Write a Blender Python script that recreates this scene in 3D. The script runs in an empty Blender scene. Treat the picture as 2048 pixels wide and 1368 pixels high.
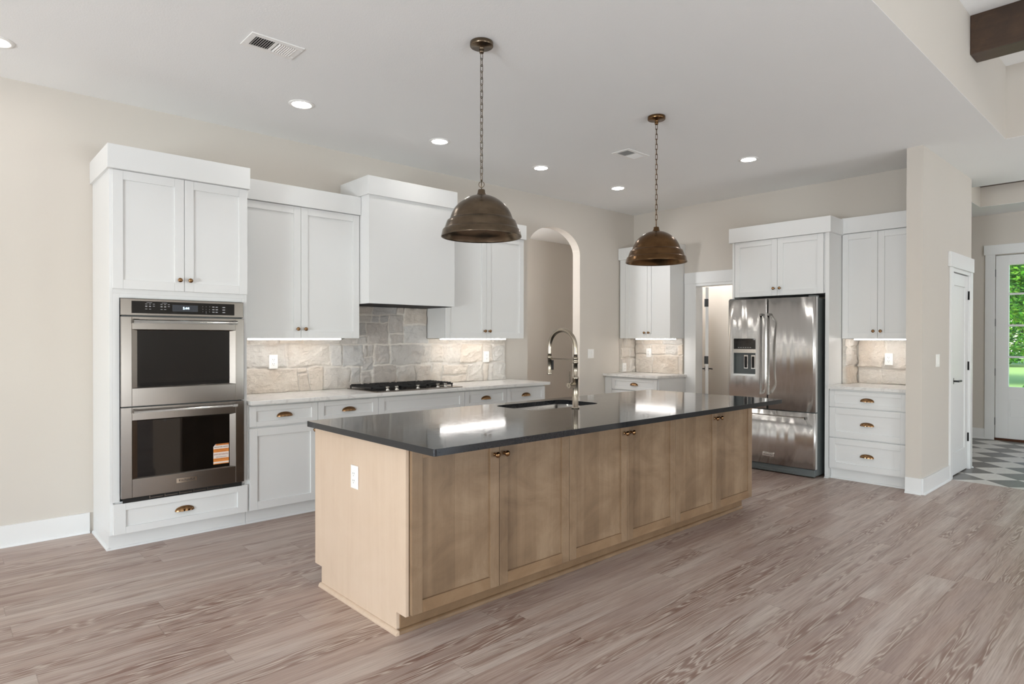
import bpy, bmesh, math, random
from mathutils import Vector, Matrix, noise
sc = bpy.context.scene
COL = sc.collection
random.seed(7)

# ------------------------------------------------------------------ camera
FPX, YAW, PITCH, ROLL, CAMZ = 1258.64, .8282, -.0056, -.0013, 1.372
F = Vector((math.cos(YAW)*math.cos(PITCH), math.sin(YAW)*math.cos(PITCH), math.sin(PITCH)))
R0 = F.cross(Vector((0, 0, 1))).normalized()
D0 = F.cross(R0)
RR = R0*math.cos(ROLL) + D0*math.sin(ROLL)
DD = -R0*math.sin(ROLL) + D0*math.cos(ROLL)
cam = bpy.data.objects.new('camera', bpy.data.cameras.new('camera'))
COL.objects.link(cam)
M = Matrix((( RR.x, -DD.x, -F.x, 0), (RR.y, -DD.y, -F.y, 0), (RR.z, -DD.z, -F.z, CAMZ), (0, 0, 0, 1)))
cam.matrix_world = M
cam.data.sensor_width = 36.0
cam.data.sensor_fit = 'HORIZONTAL'
cam.data.lens = FPX/2048*36
cam.data.clip_start = .05
cam.data.clip_end = 300
sc.camera = cam

# ------------------------------------------------------------------ view, world, sun, daylight
sc.view_settings.view_transform = 'Standard'
sc.view_settings.look = 'None'
sc.view_settings.gamma = 1
sc.view_settings.use_curve_mapping = False
sc.view_settings.exposure = 0.10
sc.cycles.use_denoising = True
sc.cycles.max_bounces = 8
sc.cycles.diffuse_bounces = 5
sc.cycles.glossy_bounces = 4
sc.cycles.transmission_bounces = 4
sc.cycles.caustics_reflective = False
sc.cycles.caustics_refractive = False
sc.cycles.sample_clamp_indirect = 6

wd = bpy.data.worlds.new('world')
sc.world = wd
wd.use_nodes = True
wn = wd.node_tree
bg = wn.nodes['Background']
sky = wn.nodes.new('ShaderNodeTexSky')
sky.sky_type = 'NISHITA'
sky.sun_elevation = math.radians(52)
sky.sun_rotation = math.radians(235)
sky.sun_disc = False
wn.links.new(sky.outputs[0], bg.inputs[0])
bg.inputs[1].default_value = .5

sun = bpy.data.objects.new('sun', bpy.data.lights.new('sun', 'SUN'))
COL.objects.link(sun)
sun.data.energy = 3.6
sun.data.angle = .35
sun.rotation_euler = Vector((.55, .28, -.85)).to_track_quat('-Z', 'Y').to_euler()

def daylight(loc, nrm, w, h, power, col=(.85, .94, 1.0)):
    l = bpy.data.objects.new('window_daylight', bpy.data.lights.new('window_daylight', 'AREA'))  # area lamp in an unseen window, tilted up to brighten the ceiling
    COL.objects.link(l)
    l.data.shape = 'RECTANGLE'
    l.data.size, l.data.size_y = w, h
    l.data.energy = power
    l.data.color = col
    l.location = loc
    l.rotation_euler = Vector(nrm).to_track_quat('-Z', 'Z').to_euler()
    return l
WIN_W = [(-5.48, 3.2, 1.12, 2.1, 2.1), (-5.48, .3, 1.12, 2.1, 2.1), (-5.48, -2.8, 1.12, 2.1, 2.1)]
WIN_S = [(-3.4, -4.98, 1.12, 2.1, 2.1), (1.55, -4.98, 1.12, 2.1, 2.1), (6.2, -4.98, 1.12, 1.7, 2.1)]  # unseen; the last one is added to brighten the closet wall
for (x, y, z, w, h), p in zip(WIN_W, (40, 365, 75)): daylight((x, y, z-.35), (1, 0, 1.0), w, h-.8, p)
for (x, y, z, w, h), p in zip(WIN_S, (12, 135, 115)): daylight((x, y, z-.35), (0, 1, 1.3), w, h-.8, p)

def fill_lamp(loc, power, r=.12):  # point lamp without a fixture, added to brighten a dim side room
    l = bpy.data.objects.new('ceiling_bulb', bpy.data.lights.new('ceiling_bulb', 'POINT')); COL.objects.link(l)
    l.data.energy = power; l.data.shadow_soft_size = r; l.data.color = (.95, .97, 1); l.location = loc
fill_lamp((7.5, 4.5, 2.9), 50)  # added fill, pantry
fill_lamp((4.5, 5.85, 2.5), 48)  # added fill, hall behind the arch
fill_lamp((8.9, .2, 2.75), 26)  # added fill, foyer

# ------------------------------------------------------------------ helpers
def lin(c):
    return tuple((v/255/12.92 if v/255 <= .04045 else ((v/255+.055)/1.055)**2.4) for v in c) + (1,)

class NT:
    def __init__(s, name):
        s.m = bpy.data.materials.new(name); s.m.use_nodes = True
        s.t = s.m.node_tree; s.b = s.t.nodes['Principled BSDF']; s.out = s.t.nodes['Material Output']
    def n(s, typ, ins=None, **pr):
        nd = s.t.nodes.new('ShaderNode'+typ)
        for k, v in pr.items(): setattr(nd, k, v)
        for k, v in (ins or {}).items(): s.set(nd.inputs[k], v)
        return nd
    def set(s, sock, v):
        if isinstance(v, bpy.types.NodeSocket): s.t.links.new(v, sock)
        else: sock.default_value = v
    def p(s, k, v): s.set(s.b.inputs[k], v)
    def math(s, op, a, b=0, c=0):
        nd = s.n('Math', operation=op); s.set(nd.inputs[0], a); s.set(nd.inputs[1], b); s.set(nd.inputs[2], c); return nd.outputs[0]
    def mix(s, f, a, b, typ='MIX'):
        nd = s.n('Mix', data_type='RGBA', blend_type=typ)
        s.set(nd.inputs[0], f); s.set(nd.inputs[6], a); s.set(nd.inputs[7], b); return nd.outputs[2]
    def ramp(s, f, stops):
        nd = s.n('ValToRGB'); s.set(nd.inputs[0], f); e = nd.color_ramp.elements
        while len(e) < len(stops): e.new(.5)
        for q, (p, c) in zip(e, stops): q.position = p; q.color = c if len(c) == 4 else (*c, 1)
        return nd.outputs[0]
    def coords(s, scale=(1, 1, 1), loc=(0, 0, 0)):
        tc = s.n('TexCoord'); mp = s.n('Mapping', {'Vector': tc.outputs['Object'], 'Scale': scale, 'Location': loc}); return mp.outputs[0]
    def noise(s, v, scale=5, detail=3, rough=.5, dist=0, dim='3D'):
        return s.n('TexNoise', {'Vector': v, 'Scale': scale, 'Detail': detail, 'Roughness': rough, 'Distortion': dist}, noise_dimensions=dim).outputs['Fac']
    def bump(s, h, st=.1, dist=.01):
        s.p('Normal', s.n('Bump', {'Height': h, 'Strength': st, 'Distance': dist}).outputs[0])

def paint(name, c, rough=.5, bump=0, bscale=200, spec=.5):
    m = NT(name); m.p('Roughness', rough); m.p('Specular IOR Level', spec)
    v = m.coords()
    m.p('Base Color', m.mix(m.noise(v, 1.3, 2), lin(c), lin([min(255, x+3) for x in c])))
    if bump: m.bump(m.noise(v, bscale, 3), bump, .003)
    return m.m
def metal(name, c, rough, met=1, streak=None, wave=0):
    m = NT(name); m.p('Metallic', met)
    if streak:
        f = m.noise(m.coords(streak), 160, 2)
        m.p('Roughness', m.math('MULTIPLY_ADD', f, .08, rough-.04))
        m.p('Base Color', m.mix(f, lin([x-5 for x in c]), lin([min(255, x+4) for x in c])))
        if wave:
            m.p('Anisotropic', .8); m.p('Anisotropic Rotation', .25); m.p('Tangent', m.n('Tangent', direction_type='RADIAL', axis='Z').outputs[0])
            m.bump(m.noise(m.coords((8, 3.2, .45)), 1.0, 1), 1.0, wave)
    else:
        m.p('Roughness', rough); m.p('Base Color', m.mix(m.noise(m.coords(), 30, 3), lin([x-8 for x in c]), lin(c)))
    return m.m
def emis(name, c, s):
    m = NT(name); m.p('Base Color', (1, 1, 1, 1)); m.p('Emission Color', (*c, 1)); m.p('Emission Strength', s); return m.m

WALL = paint('wall_paint', (207, 200, 191), .85, .12, 260)
CEIL = paint('ceiling_paint', (243, 243, 242), .9, .35, 130)
WHITE = paint('cabinet_paint', (226, 226, 225), .38)
TRIM = paint('trim_paint', (229, 229, 228), .35)
PLATE = paint('plate_plastic', (243, 241, 238), .35)
DARK = paint('dark_gap', (22, 19, 17), .7)
SHELL = paint('outer_shell', (120, 118, 114), .9)
BLACKM = paint('black_hardware', (22, 21, 22), .38)
GREYP = paint('grey_plastic', (92, 97, 97), .45)
BLACKG = NT('black_glass'); BLACKG.p('Base Color', lin((9, 8, 8))); BLACKG.p('Roughness', .04); BLACKG.p('Specular IOR Level', .6)
BLACKG.p('Roughness', BLACKG.math('MULTIPLY', BLACKG.noise(BLACKG.coords(), 3), .08)); BLACKG = BLACKG.m
IRON = paint('cast_iron', (30, 29, 29), .55, .3, 300)
STEEL = metal('brushed_steel', (142, 135, 129), .24, 1, (.6, .6, 30))
STEELF = metal('brushed_steel_fridge', (222, 220, 217), .24, 1, (.6, .6, 30), .022)
CHROME = metal('polished_steel', (226, 224, 220), .14)
NICKEL = metal('warm_brushed_nickel', (172, 162, 147), .24)
BRASS = metal('aged_brass_hardware', (150, 117, 84), .2)
LED = emis('led_diffuser', (1, .965, .93), 16)
LAMP = emis('downlight_lens', (1, .965, .92), 50)
CLOCK = emis('clock_digits', (.55, .8, 1), 2.5)
ICON = paint('printed_grey', (170, 170, 172), .5)
LCD = paint('lcd_window', (52, 55, 62), .2)
INK = paint('dark_ink', (40, 36, 34), .5)
ORANGE = paint('sticker_orange', (222, 138, 62), .5)
STKW = paint('sticker_white', (232, 218, 208), .5)
RUST = paint('sticker_red_brown', (150, 70, 30), .5)

def antique(name, a, b):
    m = NT(name); v = m.coords((1, 1, 1.8)); f = m.noise(v, 7, 5, .6)
    m.p('Base Color', m.ramp(f, [(.3, lin(a)), (.7, lin(b))])); m.p('Metallic', .95)
    m.p('Roughness', m.math('MULTIPLY_ADD', m.noise(m.coords((1, 1, 5)), 14, 4), .14, .17))
    return m.m
BRONZE = antique('aged_bronze', (88, 76, 63), (122, 107, 89))
BRONZE2 = antique('aged_brown_brass', (92, 68, 45), (124, 95, 65))

def mk_quartz():
    m = NT('white_quartz'); f = m.noise(m.coords(), 3, 6, .6, 1.2)
    v = m.math('ABSOLUTE', m.math('SUBTRACT', f, .5))
    m.p('Base Color', m.ramp(v, [(0, lin((214, 211, 208))), (.03, lin((229, 227, 224)))])); m.p('Roughness', .22); return m.m
QUARTZ = mk_quartz()
def mk_granite():
    m = NT('black_stone'); v = m.coords()
    f = m.noise(v, 160, 3); g = m.noise(v, 1.6, 5, .6, 2.6)
    m.p('Base Color', m.mix(f, lin((22, 23, 26)), lin((42, 43, 46))))
    w = m.math('ABSOLUTE', m.math('SINE', m.math('MULTIPLY', g, 30)))
    m.p('Roughness', m.math('MULTIPLY_ADD', w, .05, .05)); m.p('Specular IOR Level', .46)
    m.bump(m.noise(v, 380, 2), .015, .001); return m.m
GRANITE = mk_granite()
def mk_maple(name, sc_, a, b, c, cloud=1.0):
    m = NT(name); v = m.coords(sc_)
    f = m.noise(v, 1, 6, .55, .6)
    blot = m.noise(m.coords((2.6, 2.6, 3.2)), 1.5, 5, .6, .9)
    fine = m.noise(m.coords(tuple(x*9 for x in sc_)), 1, 2)
    k = m.math('MULTIPLY_ADD', blot, cloud, m.math('MULTIPLY_ADD', f, .35, .33-cloud*.5))
    s3 = m.n('SeparateXYZ', {0: m.n('TexCoord').outputs['Object']}).outputs[0]
    brd = m.n('TexWhiteNoise', {'W': m.math('FLOOR', m.math('DIVIDE', s3, .137))}, noise_dimensions='1D').outputs['Value']
    k = m.math('MULTIPLY_ADD', brd, .22, m.math('SUBTRACT', k, .11)) if sc_[2] < 2 else k
    col = m.ramp(k, [(.2, lin(a)), (.5, lin(b)), (.8, lin(c))])
    m.p('Base Color', m.mix(m.math('MULTIPLY', fine, .25), col, lin(a))); m.p('Roughness', .42)
    m.bump(fine, .05, .001); return m.m
MAPLE = mk_maple('maple_upright_grain', (26, 26, 1.6), (112, 89, 67), (137, 112, 87), (158, 133, 107))
MAPLEH = mk_maple('maple_cross_grain', (1.6, 26, 26), (114, 87, 62), (138, 110, 82), (156, 128, 99))
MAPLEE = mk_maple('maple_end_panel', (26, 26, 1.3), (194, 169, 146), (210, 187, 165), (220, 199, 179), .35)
BEAMW = mk_maple('dark_stained_beam', (24, 1.2, 24), (42, 29, 20), (66, 46, 31), (86, 62, 43))

def mk_floor():
    m = NT('limed_oak_planks')
    tc = m.n('TexCoord'); sx = m.n('SeparateXYZ', {0: tc.outputs['Object']})
    X, Y = sx.outputs[0], sx.outputs[1]
    W, L = .1525, 1.5
    r = m.math('DIVIDE', m.math('SUBTRACT', Y, 1.065), W); row = m.math('FLOOR', r); fy = m.math('FRACT', r)
    rnd = m.n('TexWhiteNoise', {'W': row}, noise_dimensions='1D').outputs['Value']
    q = m.math('DIVIDE', m.math('MULTIPLY_ADD', rnd, L, X), L); pl = m.math('FLOOR', q); fx = m.math('FRACT', q)
    cell = m.n('CombineXYZ', {0: pl, 1: row}).outputs[0]
    wn_ = m.n('TexWhiteNoise', {'Vector': cell}, noise_dimensions='2D')
    pr = wn_.outputs['Value']; pc = m.n('SeparateColor', {0: wn_.outputs['Color']})
    off = m.math('MULTIPLY', pr, 37)
    g = m.n('CombineXYZ', {0: m.math('ADD', m.math('MULTIPLY', X, .55), off), 1: m.math('ADD', m.math('MULTIPLY', Y, 8.5), off), 2: off}).outputs[0]
    n1 = m.noise(g, 1.15, 3, .5, .25)
    line = m.math('SINE', m.math('MULTIPLY', n1, 150))                  # growth rings: level lines of a stretched noise
    line = m.math('POWER', m.math('MULTIPLY_ADD', line, .5, .5), 2.2)
    g2 = m.n('CombineXYZ', {0: m.math('ADD', m.math('MULTIPLY', X, .8), off), 1: m.math('ADD', m.math('MULTIPLY', Y, 3.2), off)}).outputs[0]
    big = m.noise(g2, 1.3, 3, .55, .3)
    streak = m.noise(m.n('CombineXYZ', {0: m.math('ADD', m.math('MULTIPLY', X, .55), off), 1: m.math('ADD', m.math('MULTIPLY', Y, 13), off)}).outputs[0], 1.4, 4, .6, .4)
    fine = m.noise(m.n('CombineXYZ', {0: m.math('MULTIPLY', X, 5), 1: m.math('ADD', m.math('MULTIPLY', Y, 170), off)}).outputs[0], 1, 3, .6)
    base = m.ramp(m.math('MULTIPLY_ADD', pc.outputs[0], .2, m.math('MULTIPLY_ADD', streak, .55, m.math('MULTIPLY_ADD', big, .55, -.18))),
                  [(.2, lin((136, 103, 88))), (.42, lin((177, 151, 136))), (.6, lin((202, 184, 171))), (.8, lin((217, 202, 187)))])
    base = m.mix(m.math('MULTIPLY', m.noise(g2, 2.1, 2), .42), base, lin((190, 185, 185)))     # grey wash, uneven
    mask = m.ramp(m.noise(m.n('CombineXYZ', {0: m.math('ADD', m.math('MULTIPLY', X, .42), off), 1: m.math('ADD', m.math('MULTIPLY', Y, 7), off), 2: 3.3}).outputs[0], 1.5, 2.5, .55), [(.47, (0, 0, 0)), (.6, (1, 1, 1))])
    strength = m.math('MULTIPLY', m.math('MULTIPLY', line, mask), .7)
    dk = m.mix(m.math('MULTIPLY', mask, .62), base, lin((112, 72, 57)))
    col = m.mix(strength, dk, lin((222, 210, 198)))
    col = m.mix(m.math('MULTIPLY', m.ramp(fine, [(.42, (0, 0, 0)), (.7, (1, 1, 1))]), .42), col, lin((120, 97, 84)))
    ey = m.math('MINIMUM', fy, m.math('SUBTRACT', 1, fy)); ex = m.math('MULTIPLY', m.math('MINIMUM', fx, m.math('SUBTRACT', 1, fx)), L/W)
    e = m.math('MINIMUM', ey, ex)
    seam = m.ramp(e, [(.004, (0, 0, 0)), (.014, (1, 1, 1))])
    col = m.mix(m.math('MULTIPLY', m.math('SUBTRACT', 1, seam), .3), col, lin((96, 78, 68)))
    m.p('Base Color', col)
    m.p('Roughness', m.math('MULTIPLY_ADD', line, .08, .36)); m.p('Specular IOR Level', .42)
    m.bump(m.math('ADD', m.math('MULTIPLY', line, .25), m.math('ADD', seam, m.math('MULTIPLY', fine, .3))), .22, .0015)
    return m.m
FLOOR = mk_floor()
def mk_tile():
    m = NT('diamond_tiles'); tc = m.n('TexCoord'); s = m.n('SeparateXYZ', {0: tc.outputs['Object']})
    a = .3065*math.sqrt(2)
    x = m.math('SUBTRACT', s.outputs[0], 7.754); y = m.math('SUBTRACT', s.outputs[1], 1.607)
    u = m.math('DIVIDE', m.math('ADD', x, y), a); v = m.math('DIVIDE', m.math('SUBTRACT', x, y), a)
    fu, fv = m.math('FLOOR', u), m.math('FLOOR', v)
    par = m.math('MODULO', m.math('ADD', m.math('ADD', fu, fv), 200), 2)
    ru, rv = m.math('FRACT', u), m.math('FRACT', v)
    e = m.math('MINIMUM', m.math('MINIMUM', ru, m.math('SUBTRACT', 1, ru)), m.math('MINIMUM', rv, m.math('SUBTRACT', 1, rv)))
    n = m.noise(m.coords((2, 14, 2)), 3, 4)
    lt = m.mix(n, lin((208, 205, 198)), lin((222, 219, 213))); dk = m.mix(n, lin((104, 101, 97)), lin((122, 119, 114)))
    c = m.mix(m.math('GREATER_THAN', par, .5), dk, lt)
    c = m.mix(m.math('LESS_THAN', e, .008), c, lin((190, 187, 181)))
    m.p('Base Color', c); m.p('Roughness', .36); return m.m
TILE = mk_tile()
def mk_stone():
    m = NT('rough_pale_stone'); at = m.n('Attribute', attribute_name='tint'); v = m.coords()
    f = m.noise(v, 14, 6, .62); c = m.mix(f, at.outputs['Color'], m.mix(1.0, at.outputs['Color'], (.80, .785, .77, 1), 'MULTIPLY'))
    c = m.mix(m.math('MULTIPLY', m.ramp(m.noise(v, 4, 4), [(.5, (0, 0, 0)), (.75, (1, 1, 1))]), .3), c, lin((196, 168, 140)))
    m.p('Base Color', c); m.p('Roughness', .85); m.bump(m.math('ADD', m.noise(v, 26, 8, .72), m.math('MULTIPLY', m.noise(m.coords((1, 1, 2.5)), 9, 6, .7, 1.5), .8)), 1.0, .016); return m.m
STONE = mk_stone()
def mk_leaf():
    m = NT('leaf_green'); at = m.n('Attribute', attribute_name='tint')
    m.p('Base Color', at.outputs['Color']); m.p('Roughness', .6); return m.m
LEAF = mk_leaf()
GRASS = paint('lawn_green', (160, 190, 104), .9)
BARK = paint('bark_brown', (84, 70, 56), .9)
def mk_glass():
    m = NT('window_glass'); t = m.t
    g = m.n('BsdfTransparent', {'Color': (.96, .98, .97, 1)}); gl = m.n('BsdfGlossy', {'Roughness': .02})
    mx = m.n('MixShader', {0: .05}); t.links.new(g.outputs[0], mx.inputs[1]); t.links.new(gl.outputs[0], mx.inputs[2])
    t.links.new(mx.outputs[0], m.out.inputs[0]); return m.m
GLASS = mk_glass()

class MB:
    def __init__(s): s.b = bmesh.new()
    def face(s, vs, mi=0, smooth=False):
        try: f = s.b.faces.new(vs)
        except ValueError: return None
        f.material_index = mi; f.smooth = smooth; return f
    def box(s, x0, x1, y0, y1, z0, z1, mi=0):
        x0, x1 = min(x0, x1), max(x0, x1); y0, y1 = min(y0, y1), max(y0, y1); z0, z1 = min(z0, z1), max(z0, z1)
        v = [s.b.verts.new(p) for p in ((x0,y0,z0),(x1,y0,z0),(x1,y1,z0),(x0,y1,z0),(x0,y0,z1),(x1,y0,z1),(x1,y1,z1),(x0,y1,z1))]
        for q in ((0,3,2,1),(4,5,6,7),(0,1,5,4),(1,2,6,5),(2,3,7,6),(3,0,4,7)): s.face([v[i] for i in q], mi)
        return s
    def prism(s, pts, a0, a1, axis='y', mi=0, smooth=False):
        # pts: closed outline in the plane normal to axis
        def P(p, a): return {'y': (p[0], a, p[1]), 'z': (p[0], p[1], a), 'x': (a, p[0], p[1])}[axis]
        A = [s.b.verts.new(P(p, a0)) for p in pts]; B = [s.b.verts.new(P(p, a1)) for p in pts]
        s.face(A, mi); s.face(B[::-1], mi)
        n = len(pts)
        for i in range(n): s.face([A[i], B[i], B[(i+1) % n], A[(i+1) % n]][::-1], mi, smooth)
        return s
    def lathe(s, prof, o=(0, 0, 0), axis=(0, 0, 1), seg=24, mi=0, smooth=True):
        ax = Vector(axis).normalized(); u = ax.orthogonal().normalized(); w = ax.cross(u); o = Vector(o); rings = []
        for r, h in prof:
            if r < 1e-6: rings.append([s.b.verts.new(o+ax*h)])
            else: rings.append([s.b.verts.new(o+ax*h+(u*math.cos(2*math.pi*i/seg)+w*math.sin(2*math.pi*i/seg))*r) for i in range(seg)])
        for A, B in zip(rings, rings[1:]):
            for i in range(seg):
                j = (i+1) % seg
                if len(A) == 1 and len(B) == 1: continue
                if len(A) == 1: s.face([A[0], B[i], B[j]], mi, smooth)
                elif len(B) == 1: s.face([A[i], A[j], B[0]][::-1], mi, smooth)
                else: s.face([A[i], B[i], B[j], A[j]], mi, smooth)
        return s
    def cyl(s, p0, p1, r, seg=16, mi=0, r2=None):
        p0, p1 = Vector(p0), Vector(p1); L = (p1-p0).length; r2 = r if r2 is None else r2
        return s.lathe([(0, 0), (r, 0), (r, 0), (r2, L), (r2, L), (0, L)], p0, p1-p0, seg, mi)
    def tube(s, pts, r, seg=10, mi=0, closed=False):
        pts = [Vector(p) for p in pts]; n = len(pts); rings = []; prev = None
        for i, p in enumerate(pts):
            a = pts[(i-1) % n] if (closed or i) else p; b = pts[(i+1) % n] if (closed or i < n-1) else p
            t = (b-a).normalized()
            if prev is None: u = t.orthogonal().normalized()
            else:
                u = prev-t*prev.dot(t); u = u.normalized() if u.length > 1e-6 else t.orthogonal().normalized()
            prev = u; w = t.cross(u); rr = r[i] if isinstance(r, (list, tuple)) else r
            rings.append([s.b.verts.new(p+(u*math.cos(2*math.pi*k/seg)+w*math.sin(2*math.pi*k/seg))*rr) for k in range(seg)])
        prs = list(zip(rings, rings[1:])) + ([(rings[-1], rings[0])] if closed else [])
        for A, B in prs:
            for k in range(seg): s.face([A[k], A[(k+1) % seg], B[(k+1) % seg], B[k]], mi, True)
        if not closed: s.face(rings[0][::-1], mi); s.face(rings[-1], mi)
        return s
    def shaker(s, x0, x1, z0, z1, y0=0, t=.02, st=.058, rec=.0115, mi=0, mr=0, rail=None):
        rail = rail or st; g = .0004
        s.box(x0, x0+st, y0, y0+t, z0, z1, mi); s.box(x1-st, x1, y0, y0+t, z0, z1, mi)
        s.box(x0+st+g, x1-st-g, y0, y0+t, z1-rail, z1, mr); s.box(x0+st+g, x1-st-g, y0, y0+t, z0, z0+rail, mr)
        s.box(x0+st-.004, x1-st+.004, y0+rec, y0+t-.002, z0+rail-.004, z1-rail+.004, mi); return s
    def text(s, body, size, o, right, up, mi=0, ext=.0003, bold=1.0):
        cu = bpy.data.curves.new('tmp', 'FONT'); cu.body = body; cu.size = size; cu.align_x = 'CENTER'; cu.align_y = 'CENTER'
        cu.extrude = ext; cu.resolution_u = 2; cu.offset = .0
        ob = bpy.data.objects.new('tmp', cu); COL.objects.link(ob)
        dg = bpy.context.evaluated_depsgraph_get(); me = bpy.data.meshes.new_from_object(ob.evaluated_get(dg))
        right, up = Vector(right), Vector(up); nr = right.cross(up); o = Vector(o)
        vs = [s.b.verts.new(o+right*(v.co.x*bold)+up*v.co.y+nr*v.co.z) for v in me.vertices]
        for p in me.polygons: s.face([vs[i] for i in p.vertices], mi)
        bpy.data.objects.remove(ob); bpy.data.curves.remove(cu); bpy.data.meshes.remove(me); return s
    def obj(s, name, mats, parent=None, bevel=0, loc=None, seg=2):
        bmesh.ops.recalc_face_normals(s.b, faces=s.b.faces)
        me = bpy.data.meshes.new(name); s.b.to_mesh(me); s.b.free()
        for m in (mats if isinstance(mats, (list, tuple)) else [mats]): me.materials.append(m)
        o = bpy.data.objects.new(name, me); COL.objects.link(o)
        if parent: o.parent = parent
        if loc: o.location = loc
        if bevel:
            b = o.modifiers.new('bevel', 'BEVEL'); b.width = bevel; b.segments = seg; b.limit_method = 'ANGLE'; b.angle_limit = .6
        return o
def tag(o, label=None, cat=None, group=None, kind=None):
    if label: o['label'] = label
    if cat: o['category'] = cat
    if group: o['group'] = group
    if kind: o['kind'] = kind
    return o
def thing(name, label, cat, loc=(0, 0, 0), rz=0, group=None, kind=None):
    o = bpy.data.objects.new(name, None); o.empty_display_size = .1; COL.objects.link(o)
    o.location = loc; o.rotation_euler = (0, 0, rz)
    return tag(o, label, cat, group, kind)
def struct(name, mb, mats, bevel=0):
    return tag(mb.obj(name, mats, None, bevel), kind='structure')
RZ = -math.pi/2      # local frame of things on the fridge wall: x runs to the right, y into the wall

# hardware
def knob(parent, x, z, y=0, label=None):
    mb = MB(); mb.lathe([(0, 0), (.0085, 0), (.009, .002), (.0055, .005), (.005, .013), (.009, .016), (.0145, .021), (.0155, .026), (.0135, .031), (.007, .0345), (0, .035)], (x, y, z), (0, -1, 0), 20)
    return mb.obj('knob', BRASS, parent)
def cup_pull(parent, x, z, y=0, a=.058):
    mb = MB(); h, d = .031, .026; nu, nv = 32, 8; g = []
    for i in range(nu+1):
        u = math.pi*i/nu; rib = 1-.16*(.5+.5*math.cos(12*u)); row = []
        for k in range(nv+1):
            v = math.pi/2*k/nv
            row.append(mb.b.verts.new((x-a*math.cos(u), y-.0015-d*(math.sin(u)**.7)*math.cos(v)*rib, z-h*.45+h*(math.sin(u)**.8)*math.sin(v))))
        g.append(row)
    for i in range(nu):
        for k in range(nv): mb.face([g[i][k], g[i][k+1], g[i+1][k+1], g[i+1][k]], 0, True)
    mb.tube([(x-(a+.001)*math.cos(math.pi*i/24), y-.0025, z-h*.45+(h+.001)*math.sin(math.pi*i/24)**.8) for i in range(25)], .0028, 8)
    return mb.obj('cup_pull', BRASS, parent)
def front(parent, name, x0, x1, z0, z1, hw=None, st=.058, mats=None, rail=None, y=0, mr=0):
    """a door or drawer front and its knob or cup pull"""
    mb = MB().shaker(x0, x1, z0, z1, y, st=st, rail=rail, mr=mr)
    d = mb.obj(name, mats or WHITE, parent, .0012)
    if hw == 'cup': cup_pull(d, (x0+x1)/2, (z0+z1)/2, y+.008)
    elif hw == 'l': knob(d, x0+.031, z0+.075, y)
    elif hw == 'r': knob(d, x1-.031, z0+.075, y)
    elif hw == 'rt': knob(d, x1-.031, z1-.05, y)
    elif hw == 'lt': knob(d, x0+.031, z1-.05, y)
    elif hw == 'right_low': knob(d, x1-.031, z1-.094, y)
    elif hw == 'left_low': knob(d, x0+.031, z1-.094, y)
    return d
def quarter_round(mb, pts, r=.016, mi=0):
    """strip along points (x, y, nx, ny) on the floor, bulging to (nx, ny)"""
    for (x, y, nx, ny), (x2, y2, mx, my) in zip(pts, pts[1:]):
        rows = []
        for k in range(6):
            a = math.pi/2*k/5; o, h = r*math.cos(a), r*1.15*math.sin(a)
            rows.append((mb.b.verts.new((x+nx*o, y+ny*o, h+.0005)), mb.b.verts.new((x2+mx*o, y2+my*o, h+.0005))))
        c = (mb.b.verts.new((x, y, .0005)), mb.b.verts.new((x2, y2, .0005))); rows.append(c)
        for k in range(len(rows)): 
            A, B = rows[k], rows[(k+1) % len(rows)]; mb.face([A[0], A[1], B[1], B[0]], mi)
        mb.face([q[0] for q in rows], mi); mb.face([q[1] for q in rows][::-1], mi)
def outlet(name, label, loc, rz, kind='outlet', group=None, w=.074, h=.118, back=-.0005):
    t = thing(name, label, 'socket' if kind == 'outlet' else 'switch', loc, rz, group)
    mb = MB().box(-w/2, w/2, -.006, back, -h/2, h/2); mb.obj('cover_plate', PLATE, t, .003)
    if kind == 'outlet':
        mb = MB().box(-.0175, .0175, -.0095, -.006, -.034, .034); r = mb.obj('receptacle', PLATE, t, .002)
        mb = MB()
        for zz in (.016, -.02):
            mb.box(-.0085, -.006, -.0099, -.0094, zz-.001, zz+.008); mb.box(.005, .0075, -.0099, -.0094, zz, zz+.008)
            mb.cyl((0, -.0099, zz-.008), (0, -.0094, zz-.008), .0025, 8)
        mb.obj('slots', INK, r)
    else:
        n = 1 if w < .1 else 2
        for i in range(n):
            x = (i-(n-1)/2)*.046; MB().box(x-.016, x+.016, -.0105, -.006, -.033, .033).obj('rocker', PLATE, t, .002)
    return t

# ------------------------------------------------------------------ room
ZC, YA, XF = 3.072, 5.28, 7.13
# floors
mb = MB(); mb.box(-5.6, 7.31, -5.1, 6.35, -.05, 0); mb.box(7.31, 8.9, 3.5, 5.4, -.05, 0); struct('floor', mb, FLOOR)
mb = MB(); mb.box(7.31, 10.8, -1.32, 1.7, -.05, 0); mb.box(8.0, 10.8, 1.7, 3.5, -.05, 0); struct('floor_foyer', mb, TILE)
# ceilings
mb = MB()
mb.box(-5.6, 8.59, 1.114, 5.42, ZC, ZC+.002); mb.box(6.713, 8.59, -5.1, 1.114, ZC, ZC+.002)
mb.box(8.59, 10.8, 1.905, 3.5, ZC, ZC+.002); mb.box(9.945, 10.8, -1.35, 1.905, ZC, ZC+.002)
mb.box(8.0, 8.9, 3.5, 5.42, ZC, ZC+.002)
struct('ceiling', mb, CEIL)
struct('ceiling_tray', MB().box(-5.6, 6.8, -5.1, 1.2, 3.69, 3.76), CEIL)
struct('ceiling_foyer', MB().box(8.5, 10.05, -1.4, 2.0, 3.60, 3.66), CEIL)
struct('ceiling_hall', MB().box(4.1, 7.2, 5.4, 6.35, 2.75, 2.8), CEIL)
mb = MB(); mb.box(-5.6, 6.8, 1.114, 1.2, ZC+.002, 3.72); mb.box(6.713, 6.8, -5.1, 1.114, ZC+.002, 3.72)
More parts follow.
